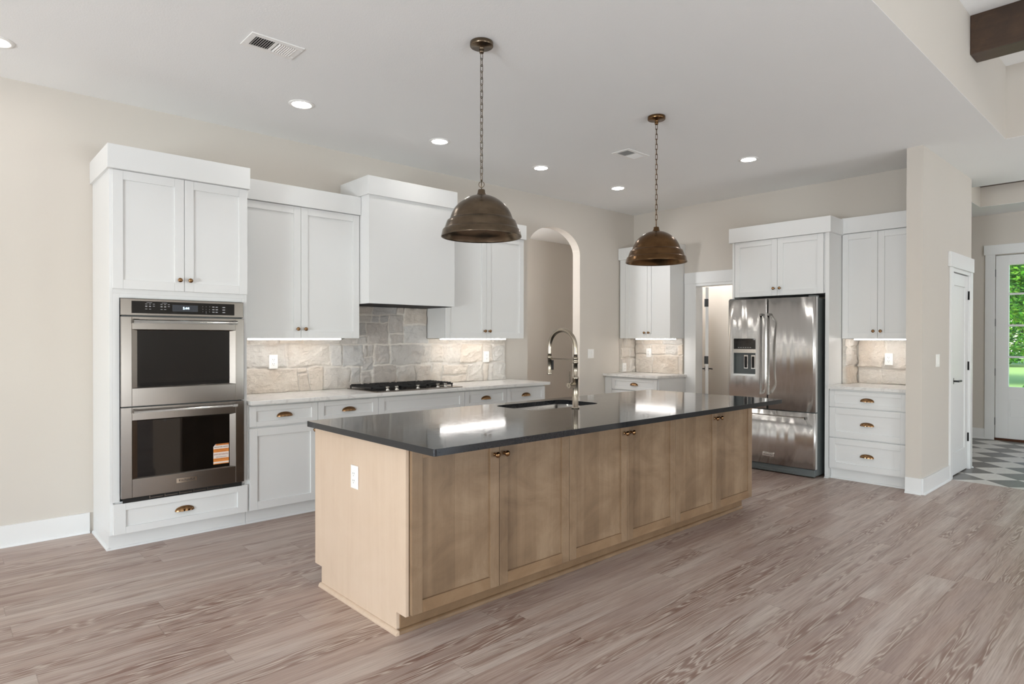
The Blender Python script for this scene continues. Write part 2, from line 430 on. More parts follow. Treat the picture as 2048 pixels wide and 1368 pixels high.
struct('wall_tray', mb, WALL)
mb = MB(); mb.box(8.5, 8.59, -1.4, 2.0, ZC+.002, 3.62); mb.box(9.945, 10.03, -1.4, 1.99, ZC+.002, 3.62); mb.box(8.59, 9.945, 1.905, 1.99, ZC+.002, 3.62)
struct('wall_foyer_tray', mb, WALL)
# wall with ovens, range and arch
def arch(x0, x1, zs, rise, n=28):
    cx, a = (x0+x1)/2, (x1-x0)/2
    return [(x0, 0)] + [(cx-a*math.cos(math.pi*i/n), zs+rise*math.sin(math.pi*i/n)) for i in range(n+1)] + [(x1, 0)]
out = [(-5.6, 0)] + arch(5.089, 6.01, 2.42, .305) + [(7.3, 0), (7.3, 3.10), (-5.6, 3.10)]
struct('wall_left', MB().prism(out, YA, YA+.12, 'y'), WALL)
# hall behind the arch
mb = MB(); mb.box(4.1, 7.2, 6.25, 6.35, 0, 2.78); mb.box(4.0, 4.1, 5.4, 6.35, 0, 2.8); mb.box(7.13, 7.23, 5.4, 6.35, 0, 2.8)
struct('wall_hall', mb, WALL)
# fridge wall with pantry doorway, from y 5.28 to the closet
mb = MB()
mb.box(XF, XF+.12, 4.318, YA+.12, 0, 3.08); mb.box(XF, XF+.12, 1.76, 3.540, 0, 3.08); mb.box(XF, XF+.12, 3.540, 4.318, 2.05, 3.08)
struct('wall_right', mb, WALL)
# pantry
mb = MB(); mb.box(8.05, 8.15, 3.4, 5.4, 0, 3.08); mb.box(XF+.12, 8.15, YA, YA+.12, 0, 3.08); mb.box(XF+.12, 8.05, 3.35, 3.45, 0, 3.08)
struct('wall_pantry', mb, WALL)
# closet block with door
mb = MB(); mb.box(6.392, 7.355, 1.635, 1.762, 0, 3.08); mb.box(8.055, 8.142, 1.635, 1.762, 0, 3.08); mb.box(7.355, 8.055, 1.635, 1.762, 2.065, 3.08)
mb.box(8.055, 8.142, 1.762, 3.35, 0, 3.08)
struct('wall_closet', mb, WALL)
# foyer walls
mb = MB(); mb.box(10.65, 10.8, 1.868, 3.5, 0, 3.08); mb.box(10.65, 10.8, -1.4, .92, 0, 3.08); mb.box(10.65, 10.8, .92, 1.868, 2.512, 3.08)
struct('wall_front', mb, WALL)
mb = MB(); mb.box(8.15, 10.8, 3.4, 3.5, 0, 3.08); mb.box(7.3, 10.8, -1.4, -1.3, 0, 3.08); mb.box(7.3, 7.4, -5.1, -1.3, 0, 3.08)
struct('wall_foyer', mb, WALL)
# walls behind the camera with unseen windows, one south window added for its light
def windowed(name, axis, pos, a0, a1, top, wins):
    mb = MB(); cur = a0
    for c, z, w, h in sorted(wins):
        def seg(u0, u1, z0, z1):
            if axis == 'x': mb.box(pos-.12, pos, u0, u1, z0, z1)
            else: mb.box(u0, u1, pos-.12, pos, z0, z1)
        seg(cur, c-w/2, 0, top); seg(c-w/2, c+w/2, 0, z-h/2); seg(c-w/2, c+w/2, z+h/2, top); cur = c+w/2
    if axis == 'x': mb.box(pos-.12, pos, cur, a1, 0, top)
    else: mb.box(cur, a1, pos-.12, pos, 0, top)
    struct(name, mb, WALL)
windowed('wall_rear', 'x', -5.5, -5.1, 5.4, 3.76, [(y, z, w, h) for x, y, z, w, h in WIN_W])
windowed('wall_south', 'y', -5.0, -5.6, 7.4, 3.76, [(x, z, w, h) for x, y, z, w, h in WIN_S])
for i, (x, y, z, w, h) in enumerate(WIN_W + WIN_S):
    t = thing('window_%d' % (i+1), None, None, (x if i < 3 else x, y, z), RZ*-1 if i < 3 else math.pi, kind='structure')
    mb = MB(); d0, d1 = -.05, .0
    for a, b in ((-w/2, -w/2+.06), (w/2-.06, w/2), (-.025, .025)): mb.box(a, b, d0, d1, -h/2, h/2)
    for a, b in ((-h/2, -h/2+.06), (h/2-.06, h/2), (-.02, .02)): mb.box(-w/2, w/2, d0, d1, a, b)
    mb.obj('window_frame', TRIM, t)
# baseboards
def base_run(name, runs):
    mb = MB()
    for x0, y0, x1, y1, nx, ny in runs:
        t = .014
        if ny: mb.box(x0, x1, y0, y0+ny*t, .0005, .142)
        else: mb.box(x0, x0+nx*t, y0, y1, .0005, .142)
        quarter_round(mb, [(x0+nx*t, y0+ny*t, nx, ny), (x1+nx*t, y1+ny*t, nx, ny)], .014)
    struct(name, mb, TRIM, .001)
base_run('baseboard_left', [(-5.5, YA, .803, YA, 0, -1), (4.78, YA, 5.089, YA, 0, -1), (6.01, YA, 6.49, YA, 0, -1)])
base_run('baseboard_closet', [(6.392, 1.635, 7.262, 1.635, 0, -1), (6.392, 1.635, 6.392, 1.762, -1, 0), (8.13, 1.635, 8.156, 1.635, 0, -1), (8.142, 1.635, 8.142, 3.35, 1, 0)])
base_run('baseboard_foyer', [(10.65, 1.97, 10.65, 3.4, -1, 0)])
base_run('baseboard_hall', [(4.1, 6.25, 7.13, 6.25, 0, -1)])

# ------------------------------------------------------------------ doors
def hinge(parent, x, z, y, w=.03, h=.09):
    mb = MB().box(x-w/2, x+w/2, y-.004, y, z-h/2, z+h/2).cyl((x, y-.008, z-h/2), (x, y-.008, z+h/2), .006, 10)
    return mb.obj('hinge', BLACKM, parent)
def lever(parent, x, z, y, dx, label='black lever handle'):
    mb = MB(); mb.box(x-.03, x+.03, y-.008, y-.0005, z-.03, z+.03); mb.cyl((x, y-.05, z), (x, y-.008, z), .009, 12)
    mb.box(min(x-.009*dx, x+.115*dx), max(x-.009*dx, x+.115*dx), y-.058, y-.046, z-.009, z+.009)
    o = mb.obj('lever_handle', BLACKM, parent, .001); o['label'] = label; return o
# pantry doorway, frame local: x to the right (-Y world), y into the wall; origin at left jamb corner
t = thing('door_1', 'white pantry door standing open beside the refrigerator', 'door', (XF, 4.303, 0), RZ, kind='structure')
W = .748
mb = MB(); mb.box(-.166, -.064, -.018, -.0005, .0005, 2.07); mb.box(W+.064, W+.10, -.018, -.0005, .0005, 2.07)
mb.box(-.166, W+.10, -.024, -.0005, 2.07, 2.212)
mb.box(-.004-.06, 0.0, -.02, .14, .0005, 2.07) ; mb.box(W, W+.06, -.02, .118, .0005, 2.07); mb.box(0, W, -.02, .118, 2.035, 2.069)
mb.obj('casing', TRIM, t, .002)
sl = bpy.data.objects.new('door_slab', None)
a = math.radians(-120.5)
mb = MB()
def slab(mb, w, h, th, panels, st=.11, mi=0):
    mb.box(0, st, 0, th, .012, h, mi); mb.box(w-st, w, 0, th, .012, h, mi)
    zs = [.012] + [z for p in panels for z in p] + [h]
    for a0, b0 in zip(zs[::2], zs[1::2]): mb.box(st+.0003, w-st-.0003, 0, th, a0, b0, mi)
    for p0, p1 in panels: mb.box(st-.003, w-st+.003, .009, th-.009, p0-.003, p1+.003, mi)
slab(mb, .72, 2.03, .036, [(.25, .95), (1.07, 1.91)])
COL.objects.unlink(sl) if sl.name in COL.objects else None
bpy.data.objects.remove(sl)
sl = mb.obj('door_slab', TRIM, t, .0015)
sl.location = (.084, .142, 0); sl.rotation_euler = (0, 0, math.radians(120.5))
lever(sl, .66, .96, 0, -1); 
mb = MB(); mb.box(.63, .69, .0365, .044, .93, .99); mb.cyl((.66, .044, .96), (.66, .085, .96), .009, 12); mb.box(.55, .669, .082, .094, .951, .969); mb.obj('lever_handle', BLACKM, sl, .001)
for z in (1.83, 1.10, .3):
    mb = MB().box(-.004, -.0005, .0, .034, z-.05, z+.05).cyl((-.006, .042, z-.05), (-.006, .042, z+.05), .009, 10); mb.obj('hinge', BLACKM, sl)
# closet door, faces -Y
t = thing('door_2', 'closed white closet door in the short wall right of the kitchen', 'door', (7.355, 1.635, 0), 0, kind='structure')
mb = MB(); mb.box(-.09, 0, -.018, -.0005, .0005, 2.075); mb.box(.70, .785, -.018, -.0005, .0005, 2.075); mb.box(-.135, .80, -.026, -.0005, 2.075, 2.22)
mb.box(0, .012, -.01, .12, .0005, 2.05); mb.box(.688, .70, -.01, .12, .0005, 2.05); mb.box(.012, .688, -.01, .12, 2.038, 2.076)
mb.obj('casing', TRIM, t, .002)
mb = MB(); slab(mb, .672, 2.03, .036, [(.24, 1.91)], .115); sl = mb.obj('door_slab', TRIM, t, .002); sl.location = (.014, .006, 0)
lever(sl, .055, .955, 0, 1)
for z in (1.83, 1.09, .34): hinge(sl, .672, z, .0)
# front door, frame local: x to the right (-Y), origin y=1.868
t = thing('door_3', 'white front entry door with four glass panes', 'door', (10.65, 1.868, 0), RZ, kind='structure')
mb = MB(); mb.box(-.11, 0, -.018, -.0005, .0005, 2.522); mb.box(.948, 1.058, -.018, -.0005, .0005, 2.522); mb.box(-.125, 1.073, -.026, -.0005, 2.522, 2.652)
mb.box(0, .02, .052, .07, .0005, 2.512); mb.box(.928, .948, .052, .07, .0005, 2.512); mb.box(.02, .928, .052, .07, 2.49, 2.512)
mb.obj('casing', TRIM, t, .002)
mb = MB(); g = [(.148, .80)]
mb.box(.006, .148, .004, .048, .03, 2.505); mb.box(.80, .942, .004, .048, .03, 2.505); mb.box(.1483, .7997, .004, .048, 2.369, 2.505); mb.box(.1483, .7997, .004, .048, .03, .728)
for z in (1.979, 1.555, 1.131): mb.box(.148, .80, .008, .044, z-.013, z+.013)
for a0, a1, b0, b1 in ((.165, .783, .325, .335), (.165, .783, .557, .567), (.165, .175, .335, .557), (.773, .783, .335, .557)): mb.box(a0, a1, .0, .006, b0, b1)
sl = mb.obj('door_slab', TRIM, t, .0015)
for z0, z1 in ((.728, 1.118), (1.144, 1.542), (1.568, 1.966), (1.992, 2.369)): MB().box(.1485, .7995, .024, .028, z0, z1).obj('glass_pane', GLASS, sl)
for z in (2.27, 1.598, .924, .255): MB().box(-.008, .006, -.008, .004, z-.05, z+.05).obj('hinge', BLACKM, sl)
tag(MB().box(-.0, .948, -.02, .13, .0005, .031).obj('threshold', metal('bronze_sill', (80, 54, 42), .4), t))
# door stop on the closet baseboard
t = thing('door_stop', 'black door stop rod sticking out of the baseboard right of the closet door', 'door stop', (8.158, 1.70, .062), 0)
mb = MB().cyl((0, 0, 0), (.006, 0, 0), .014, 14).cyl((.006, 0, 0), (.072, -.0, -.004), .0045, 10); mb.obj('rod', BLACKM, t)
MB().cyl((.072, 0, -.004), (.084, 0, -.005), .008, 12).obj('rubber_tip', BLACKM, t)

# ------------------------------------------------------------------ cabinets
def carcass(t, W, D, z0, z1, y=.021, mat=None, holes=None):
    return MB().box(0, W, y, D, z0, z1).obj('body', mat or WHITE, t, .001)
def toe(t, x0, x1, y=.078, D=.3, mat=None):
    mb = MB().box(x0, x1, y, y+.016, .0005, .1); quarter_round(mb, [(x0, y, 0, -1), (x1, y, 0, -1)], .014); return mb.obj('toe_kick', mat or WHITE, t)
def crown(t, x0, x1, y0, y1, z0, z1):
    mb = MB().box(x0, x1, y0, y1, z0, z1); return mb.obj('crown', WHITE, t, .0015)
GB = 'white base cabinets along the range wall'
# tall oven cabinet
t = thing('oven_cabinet', 'tall white cabinet built around the double wall oven', 'cabinet', (.825, 4.69, 0))
X = lambda x: x-.825
D = YA-4.69-.002
mb = MB(); mb.box(0, .018, .021, D, .1, 2.456); mb.box(X(1.668), X(1.686), .021, D, .1, 2.456); mb.box(.018, X(1.668), .021, D, 1.66, 2.456); mb.box(.018, X(1.668), .03, D, .1, .31)
mb.box(.018, X(.881), .021, .05, .31, 1.66); mb.box(X(1.651), X(1.668), .021, .05, .31, 1.66); mb.box(.018, X(1.668), .55, D, .31, 1.66)
mb.box(X(.881), X(1.651), .021, .05, 1.632, 1.66)
mb.obj('body', WHITE, t, .001)
front(t, 'door', X(.841), X(1.261), 1.690, 2.452, 'r'); front(t, 'door', X(1.264), X(1.684), 1.690, 2.452, 'l')
front(t, 'drawer', X(.841), X(1.684), .104, .302, 'cup', st=.07, rail=.045)
crown(t, X(.808), X(1.694), -.03, D, 2.454, 2.606)
mb = MB().box(X(.833), X(1.686), .078, .094, .0005, .1); mb.box(0, .016, .055, D, .0005, .1)
quarter_round(mb, [(0, .055, 0, -1), (X(1.686), .055+.0, 0, -1)], .012); quarter_round(mb, [(0, .043, -1, 0), (0, D-.02, -1, 0)], .014)
mb.box(.016, X(1.686), .055, .058, .0005, .1)
mb.obj('toe_kick', WHITE, t)

# double oven
ov = thing('double_oven', 'stainless steel double wall oven with black glass windows', 'oven', (.881, 4.69, .328))
x_ = lambda x: x-.881
z_ = lambda z: z-.328
OW = .770
mb = MB().box(.012, OW-.012, .0, .52, .01, z_(1.62)); mb.obj('oven_body', GREYP, ov)
mb = MB().box(0, OW, -.012, 0, z_(1.519), z_(1.629)); cp = mb.obj('control_panel', STEEL, ov, .003)
mb = MB(); bx0, bx1, bz0, bz1 = x_(.943), x_(1.587), z_(1.534), z_(1.614)
mb.box(bx0, bx1, -.0145, -.012, bz0, bz1, 0)
mb.box(x_(1.183), x_(1.343), -.0150, -.0145, z_(1.552), z_(1.596), 1)
rt, up = (1, 0, 0), (0, 0, 1)
mb.text('5:44', .024, (x_(1.268), -.0153, z_(1.574)), rt, up, 2)
for gx in (1.045, 1.135):
    mb.box(x_(gx-.016), x_(gx+.016), -.0148, -.0145, z_(1.6045), z_(1.6065), 3)
    for r_, zz in enumerate((1.596, 1.583, 1.579, 1.563)):
        for k in range(3 if r_ < 2 else 2): mb.box(x_(gx-.024+k*.022), x_(gx-.024+k*.022+.012), -.0148, -.0145, z_(zz-.0015), z_(zz+.0012), 3)
for r_ in range(3):
    for k in range(3): mb.text(str(1+k+3*r_), .008, (x_(1.375+k*.022), -.0148, z_(1.59-r_*.018)), rt, up, 3)
    for k in range(2): mb.box(x_(1.437+k*.022), x_(1.452+k*.022), -.0148, -.0145, z_(1.587-r_*.018), z_(1.592-r_*.018), 3)
    mb.box(x_(1.505), x_(1.523), -.0148, -.0145, z_(1.586-r_*.018), z_(1.592-r_*.018), 3)
mb.text('0', .008, (x_(1.397), -.0148, z_(1.545)), rt, up, 3)
mb.obj('control_display', [BLACKG, LCD, CLOCK, ICON], cp)
def oven_door(z0, z1, wz0, wz1, hz, badge=None, sticker=False):
    mb = MB(); wx0, wx1 = x_(.943), x_(1.592)
    mb.box(0, wx0, -.022, 0, z0, z1); mb.box(wx1, OW, -.022, 0, z0, z1); mb.box(wx0, wx1, -.022, 0, z0, wz0); mb.box(wx0, wx1, -.022, 0, wz1, z1)
    d = mb.obj('oven_door', STEEL, ov, .002)
    mb = MB(); gx0, gx1 = x_(.974), x_(1.553)
    # bevelled bright frame around the glass
    O = [(wx0, wz0), (wx1, wz0), (wx1, wz1), (wx0, wz1)]; I = [(gx0, wz0+.006), (gx1, wz0+.006), (gx1, wz1-.006), (gx0, wz1-.006)]
    ov_ = [mb.b.verts.new((p[0], -.0225, p[1])) for p in O]; iv = [mb.b.verts.new((p[0], -.014, p[1])) for p in I]
    for i in range(4): mb.face([ov_[i], ov_[(i+1) % 4], iv[(i+1) % 4], iv[i]])
    mb.obj('window_trim', STEEL, d)
    MB().box(gx0, gx1, -.014, -.006, wz0+.006, wz1-.006).obj('window_glass', BLACKG, d)
    mb = MB(); hx0, hx1 = x_(.945), x_(1.592)
    mb.cyl((hx0+.03, -.058, hz), (hx1-.03, -.058, hz), .0105, 20)
    for xx, s_ in ((hx0, 1), (hx1, -1)):
        mb.cyl((xx, -.058, hz), (xx+s_*.032, -.058, hz), .0135, 20); mb.cyl((xx+s_*.016, -.058, hz), (xx+s_*.016, -.022, hz), .009, 14, r2=.013)
    mb.obj('handle', CHROME, d)
    if badge:
        bx, bz = badge
        mb = MB().box(bx-.064, bx+.064, -.0245, -.022, bz-.0155, bz+.0155, 0); mb.text('KitchenAid', .022, (bx, -.0248, bz), rt, up, 1)
        mb.obj('badge', [CHROME, INK], d)
    if sticker:
        sx, sz, w, h = x_(1.495), z_(.5535), .104, .143
        mb = MB(); y = -.0146
        mb.prism([(sx-w/2, sz-h/2), (sx+w/2, sz-h/2), (sx+w/2, sz+h/2), (sx-w/2+.016, sz+h/2), (sx-w/2, sz+h/2-.018)], y, y+.0004, 'y', 0)
        for a0, a1 in ((.060, .0715), (.012, .036), (-.054, -.030), (-.0715, -.066)): mb.box(sx-w/2+(.017 if a0 > .05 else 0), sx+w/2, y-.0002, y, sz+a0, sz+a1, 1)
        mb.text('IMPORTANT!', .0145, (sx+.006, y-.0004, sz+.0655), rt, up, 2, bold=1.1)
        mb.text('REGISTER NOW', .0118, (sx, y-.0004, sz+.048), rt, up, 3, bold=1.1)
        mb.text('CALL 1-800-422-1230', .0092, (sx, y-.0004, sz+.031), rt, up, 2)
        mb.text('or visit us online today', .0075, (sx, y-.0004, sz+.019), rt, up, 2)
        mb.text('IMPORTANTE!', .0145, (sx, y-.0004, sz-.004), rt, up, 2, bold=1.05)
        mb.text('registrese ahora mismo', .0075, (sx, y-.0004, sz-.021), rt, up, 3)
        mb.text('LLAME AL 1-800-422-1230', .0078, (sx, y-.0004, sz-.036), rt, up, 2)
        o = mb.obj('sticker', [STKW, ORANGE, RUST, INK], d); o['label'] = 'orange and white notice sticker'
oven_door(z_(.927), z_(1.511), z_(1.045), z_(1.427), z_(1.482))
oven_door(z_(.334), z_(.921), z_(.454), z_(.835), z_(.897), (x_(1.268), z_(.4055)), True)
mb = MB().box(.012, OW-.012, -.004, 0, -.026, .004, 0)
for k in range(5): mb.box(.17+k*.09, .17+k*.09+.075, -.007, -.004, -.014, -.011, 1)
for k in range(6): mb.box(.165+k*.09, .168+k*.09, -.007, -.004, -.02, .0, 1)
mb.obj('vent_grille', [DARK, STEEL], ov)

# base cabinets on range wall
def base_cab(label, xa, xb, fronts, name='base_cabinet', org=(0, 4.69), rz=0, D=None, toe_=True, group=GB):
    D = D or (YA-4.69-.002)
    loc = (xa, org[1], 0) if rz == 0 else (org[0], xa, 0)
    W = abs(xb-xa)
    t = thing(name, label, 'cabinet', loc, rz, group)
    carcass(t, W, D, .1, .8835)
    for f in fronts: front(t, *f)
    if toe_: toe(t, 0, W, .055, mat=WHITE)
    return t
g = .0015
def dd(W, knob_side='rt'):
    return [('drawer', g, W-g, .718, .868, 'cup', .05, None, .036), ('door', g, W-g, .104, .705, knob_side)]
base_cab('white base cabinet touching the tall oven cabinet, one drawer over one door', 1.688, 2.2285, [('drawer', .0105, .539, .718, .868, 'cup', .05, None, .036), ('door', .0105, .539, .104, .705, 'rt')])
base_cab('white base cabinet between the oven-side cabinet and the cooktop cabinet', 2.2290, 2.7695, dd(.5405, 'lt'))
base_cab('wide white base cabinet under the cooktop with a plain false drawer front', 2.770, 3.7005, [('false_drawer', g, .929, .718, .868, None, .058, None, .036), ('door', g, .4638, .104, .705, 'rt'), ('door', .4668, .929, .104, .705, 'lt')])
base_cab('white base cabinet just right of the cooktop cabinet', 3.701, 4.2365, dd(.5355))
base_cab('white base cabinet at the arch end of the range wall', 4.237, 4.782, dd(.545, 'lt'))
t = tag(MB().box(1.688, 4.80, 4.628, YA-.002, .884, .914).obj('range_wall_countertop', QUARTZ, None, .003), 'white quartz countertop along the range wall under the cooktop', 'countertop')

# wall cabinets on the range wall
GW = 'white wall cabinets'
def wall_cab(label, W, D, doors, z0, z1, cr, loc, rz=0, body_x=(0, None)):
    t = thing('wall_cabinet', label, 'cabinet', loc, rz, GW)
    MB().box(body_x[0], body_x[1] or W, .021, D, z0, z1).obj('body', WHITE, t, .001)
    for d in doors: front(t, 'door', *d)
    crown(t, *cr); return t
wall_cab('white two-door wall cabinet between the tall oven cabinet and the range hood', 2.735-1.688, YA-4.95-.002,
    [(.004, .5165, 1.372, 2.440, 'r'), (.5195, 1.0455, 1.372, 2.440, 'l')], 1.374, 2.445, (.008, 1.050, -.022, .328, 2.443, 2.599), (1.688, 4.95, 0))
wall_cab('white two-door wall cabinet right of the range hood beside the arch', 4.716-3.663, YA-4.95-.002,
    [(.001, .5225, 1.372, 2.438, 'r'), (.5255, 1.0515, 1.372, 2.438, 'l')], 1.374, 2.445, (.012, 1.072, -.022, .328, 2.441, 2.594), (3.664, 4.95, 0))
# hood
t = thing('range_hood', 'plain white box range hood above the cooktop', 'range hood', (2.741, 4.80, 1.673))
MB().box(0, .920, 0, .478, 0, .96).obj('body', WHITE, t, .001)
crown(t, -.018, .940, -.02, .478, .931, 1.091)
mb = MB().box(.02, .90, .02, .46, -.004, -.0005); mb.obj('filter_panel', DARK, t)
# cooktop
ct = thing('gas_cooktop', 'stainless gas cooktop with black cast iron grates and chrome knobs', 'cooktop', (2.742, 4.668, .9145))
MB().box(0, .914, 0, .52, 0, .007).obj('tray', STEEL, ct, .002)
for gi in range(3):
    mb = MB(); x0 = .02+gi*.294; x1 = x0+.286; y0, y1 = .125, .505; z0, z1 = .026, .038
    for a0, a1, b0, b1 in ((x0, x1, y0, y0+.012), (x0, x1, y1-.012, y1), (x0, x0+.012, y0, y1), (x1-.012, x1, y0, y1)): mb.box(a0, a1, b0, b1, z0-.006, z1-.004)
    for k in range(8):
        yy = y0+.03+k*.046
        mb.box(x0, x0+.10, yy, yy+.008, z0, z1+.006); mb.box(x1-.10, x1, yy, yy+.008, z0, z1+.006)
    for k in range(2): mb.box(x0+.095, x1-.095, y0+.10+k*.17, y0+.11+k*.17, z0, z1+.006)
    mb.box((x0+x1)/2-.005, (x0+x1)/2+.005, y0, y1, z0, z1+.006)
    for xx in (x0+.002, x1-.012):
        for yy in (y0+.002, y1-.012): mb.box(xx, xx+.01, yy, yy+.01, .007, z0)
    mb.obj('grate', IRON, ct, .0015)
for bx_, by_, br in ((.163, .22, .038), (.163, .41, .045), (.457, .31, .055), (.751, .22, .038), (.751, .41, .045)):
    MB().lathe([(0, 0), (br, 0), (br, .009), (br*.72, .011), (br*.72, .017), (0, .019)], (bx_, by_, .0072), seg=24).obj('burner', IRON, ct)
for kx in (2.887, 2.978, 3.2, 3.418, 3.503):
    mb = MB(); mb.lathe([(0, 0), (.019, 0), (.019, .003), (.013, .005), (.012, .022), (.017, .024), (.017, .030), (0, .031)], (kx-2.742, .068, .0072), seg=20)
    mb.box(kx-2.742-.004, kx-2.742+.004, .045, .088, .036, .044); mb.obj('knob', CHROME, ct)

# stone backsplash
ST = [(1.70,1.88,1.325,1.38),(1.88,2.15,1.325,1.38),(2.15,2.36,1.323,1.38),(2.36,2.71,1.322,1.38),(2.71,2.98,1.321,1.40),(1.70,2.21,1.12,1.325),(2.22,2.61,1.118,1.323),(2.61,2.72,1.118,1.322),(2.72,2.94,1.11,1.321),(1.70,2.31,.90,1.116),(2.31,2.4,1.07,1.117),(2.31,2.41,.90,1.069),(2.41,2.54,.90,1.117),(2.55,2.81,.90,1.108),(2.81,2.9,.964,1.105),(2.81,2.9,.90,.96),
(2.74,3.03,1.59,1.70),(3.03,3.3,1.596,1.70),(3.3,3.38,1.608,1.70),(3.38,3.66,1.512,1.70),(2.74,3.03,1.518,1.59),(3.03,3.12,1.52,1.593),(3.12,3.21,1.521,1.596),(3.21,3.38,1.414,1.599),(3.23,3.38,1.316,1.41),(3.38,3.66,1.318,1.504),(2.98,3.21,1.317,1.519),(2.74,2.98,1.40,1.519),(2.94,2.985,1.20,1.314),(2.985,3.05,1.196,1.314),(3.06,3.22,1.12,1.313),(3.23,3.6,1.112,1.311),(3.6,3.7,1.129,1.31),(2.91,3.05,1.073,1.197),(2.9,3.02,.90,1.066),(3.04,3.31,.90,1.115),(3.32,3.5,.90,1.107),(3.5,3.72,.90,1.107),(3.66,3.92,1.317,1.38),(3.92,4.23,1.316,1.38),(4.23,4.72,1.314,1.38),(3.7,3.85,1.126,1.309),(3.85,4.08,1.122,1.308),(4.08,4.38,1.115,1.307),(4.38,4.52,1.109,1.306),(4.52,4.72,1.105,1.305),(3.72,3.83,.90,1.126),(3.83,4.17,.99,1.106),(3.83,4.17,.90,.985),(4.17,4.39,.90,1.112),(4.39,4.46,.90,1.106),(4.46,4.72,.90,1.102)]
def stone_panel(mb, stones, x0, x1, z0, z1, keep, step=.0075, seed=0, xf=None, tone=None, thick=.022):
    xf = xf or (lambda x, y, z: (x, y, z))
    rnd = random.Random(seed); props = []
    for s_ in stones:
        k = tone(s_) if tone else .5
        warm, cool_dim = (243, 235, 225), (204, 199, 196)
        hue = rnd.uniform(-4, 4); c = [warm[i]*(1-k)+cool_dim[i]*k+(hue, 0, -hue)[i] for i in range(3)]; j = rnd.uniform(-9, 6); c = [v+j for v in c]
        props.append((lin(c), rnd.uniform(-.05, .05), rnd.uniform(-.07, .05), rnd.uniform(0, .007)))
    lay = mb.b.verts.layers.float_color.new('tint') if 'tint' not in mb.b.verts.layers.float_color else mb.b.verts.layers.float_color['tint']
    nx, nz = int(round((x1-x0)/step)), int(round((z1-z0)/step)); grid = {}
    mortar = lin((248, 242, 234))
    for i in range(nx+1):
        for k in range(nz+1):
            x, z = x0+(x1-x0)*i/nx, z0+(z1-z0)*k/nz
            if not keep(x, z): continue
            p = Vector((x*5, z*5, seed*3.1)); q = Vector((x*22, z*22, seed+7))
            wx = x+noise.noise(p)*.028+noise.noise(q)*.007; wz = z+noise.noise(p+Vector((9, 3, 1)))*.020+noise.noise(q+Vector((4, 8, 2)))*.006
            best, d = None, -1
            for si, (a, b_, c, e) in enumerate(stones):
                if a <= wx <= b_ and c <= wz <= e:
                    dd_ = min(wx-a, b_-wx, wz-c, e-wz)
                    if dd_ > d: best, d = si, dd_
            h, col = .003, mortar
            if best is not None and d > .0012:
                a, b_, c, e = stones[best]; tc, tx, tz, lift = props[best]
                m_ = min(1, (d-.0012)/.010); m_ = m_*m_*(3-2*m_)
                rel = noise.fractal(Vector((x*9+best, z*9, best*1.7)), 1.0, 2.1, 6)*.013
                rid = (1-abs(noise.noise(Vector((x*6+best*3, z*8-x*4, best)))))**6*.008
                h = .003+m_*(.008+lift+tx*(x-(a+b_)/2)+tz*(z-(c+e)/2)+rel+rid)
                f = min(1, m_*1.5); col = tuple(tc[n_]*f+mortar[n_]*(1-f) for n_ in range(3))+(1,)
            v = mb.b.verts.new(xf(x, -(thick+h), z)); v[lay] = col; grid[i, k] = v
    for i in range(nx):
        for k in range(nz):
            c = [(i, k), (i+1, k), (i+1, k+1), (i, k+1)]
            if all(q in grid for q in c): mb.face([grid[q] for q in c], 0, True)
    # skirt back to the wall
    for e in [e for e in mb.b.edges if len(e.link_faces) == 1 and not e.tag]:
        vs = []
        for v in e.verts:
            w = mb.b.verts.new(v.co); w[lay] = mortar; vs.append((v, w))
        e.tag = True
        inv = xf(0, 0, 0); nrm = Vector(xf(0, 1, 0))-Vector(inv)
        for v, w in vs:
            off = (v.co-Vector(inv)).dot(nrm); w.co = v.co-nrm*(off+.001)
        f = mb.face([vs[0][0], vs[1][0], vs[1][1], vs[0][1]], 0)
        if f:
            for ed in f.edges: ed.tag = True
mb = MB()
stone_panel(mb, ST, 1.70, 4.718, .915, 1.668, lambda x, z: z < 1.371 or 2.741 <= x <= 3.658, tone=lambda s_: max(0, 1-abs((s_[0]+s_[1])/2-3.12)/.62)*.9+.05)  # middle stones bluish grey, and darkened for the weaker light there
o = mb.obj('stone_backsplash', STONE, None, loc=(0, YA-.001, 0))
tag(o, 'rough pale stone backsplash behind the gas cooktop on the range wall', 'backsplash')

# under-cabinet lights
def under_light(label, loc, rz, w):
    t = thing('under_cabinet_light', label, 'light', loc, rz, 'led bars under the wall cabinets')
    MB().box(0, w, 0, .03, 0, .0045).obj('housing', PLATE, t)
    MB().box(.002, w-.002, -.002, .028, -.010, -.0005).obj('diffuser', LED, t)
under_light('lit led bar under the wall cabinet left of the range hood', (1.80, 4.992, 1.3685), 0, .782)
under_light('lit led bar under the wall cabinet right of the range hood', (3.615+.06, 5.03, 1.3685), 0, .85)

# outlets
GO = 'white wall sockets'
outlet('wall_outlet', 'white socket on the stone backsplash near the oven cabinet', (2.088, YA-.052, 1.174), 0, group=GO, back=.02)
outlet('wall_outlet', 'white socket on the stone backsplash right of the cooktop near the arch', (4.42, YA-.052, 1.174), 0, group=GO, back=.02)
outlet('light_switch', 'white double wall plate between the arch and the corner counter', (6.22, YA, 1.178), 0, 'switch', w=.118)
outlet('island_outlet', 'white socket on the pale wood end panel of the island', (1.5765, 2.897, .666), RZ, group=GO)
outlet('wall_outlet', 'small white switch plate on the beige wall left of the closet door', (6.865, 1.635, 1.171), 0, 'switch', w=.118)

# ------------------------------------------------------------------ fridge wall
def RW(y): return y
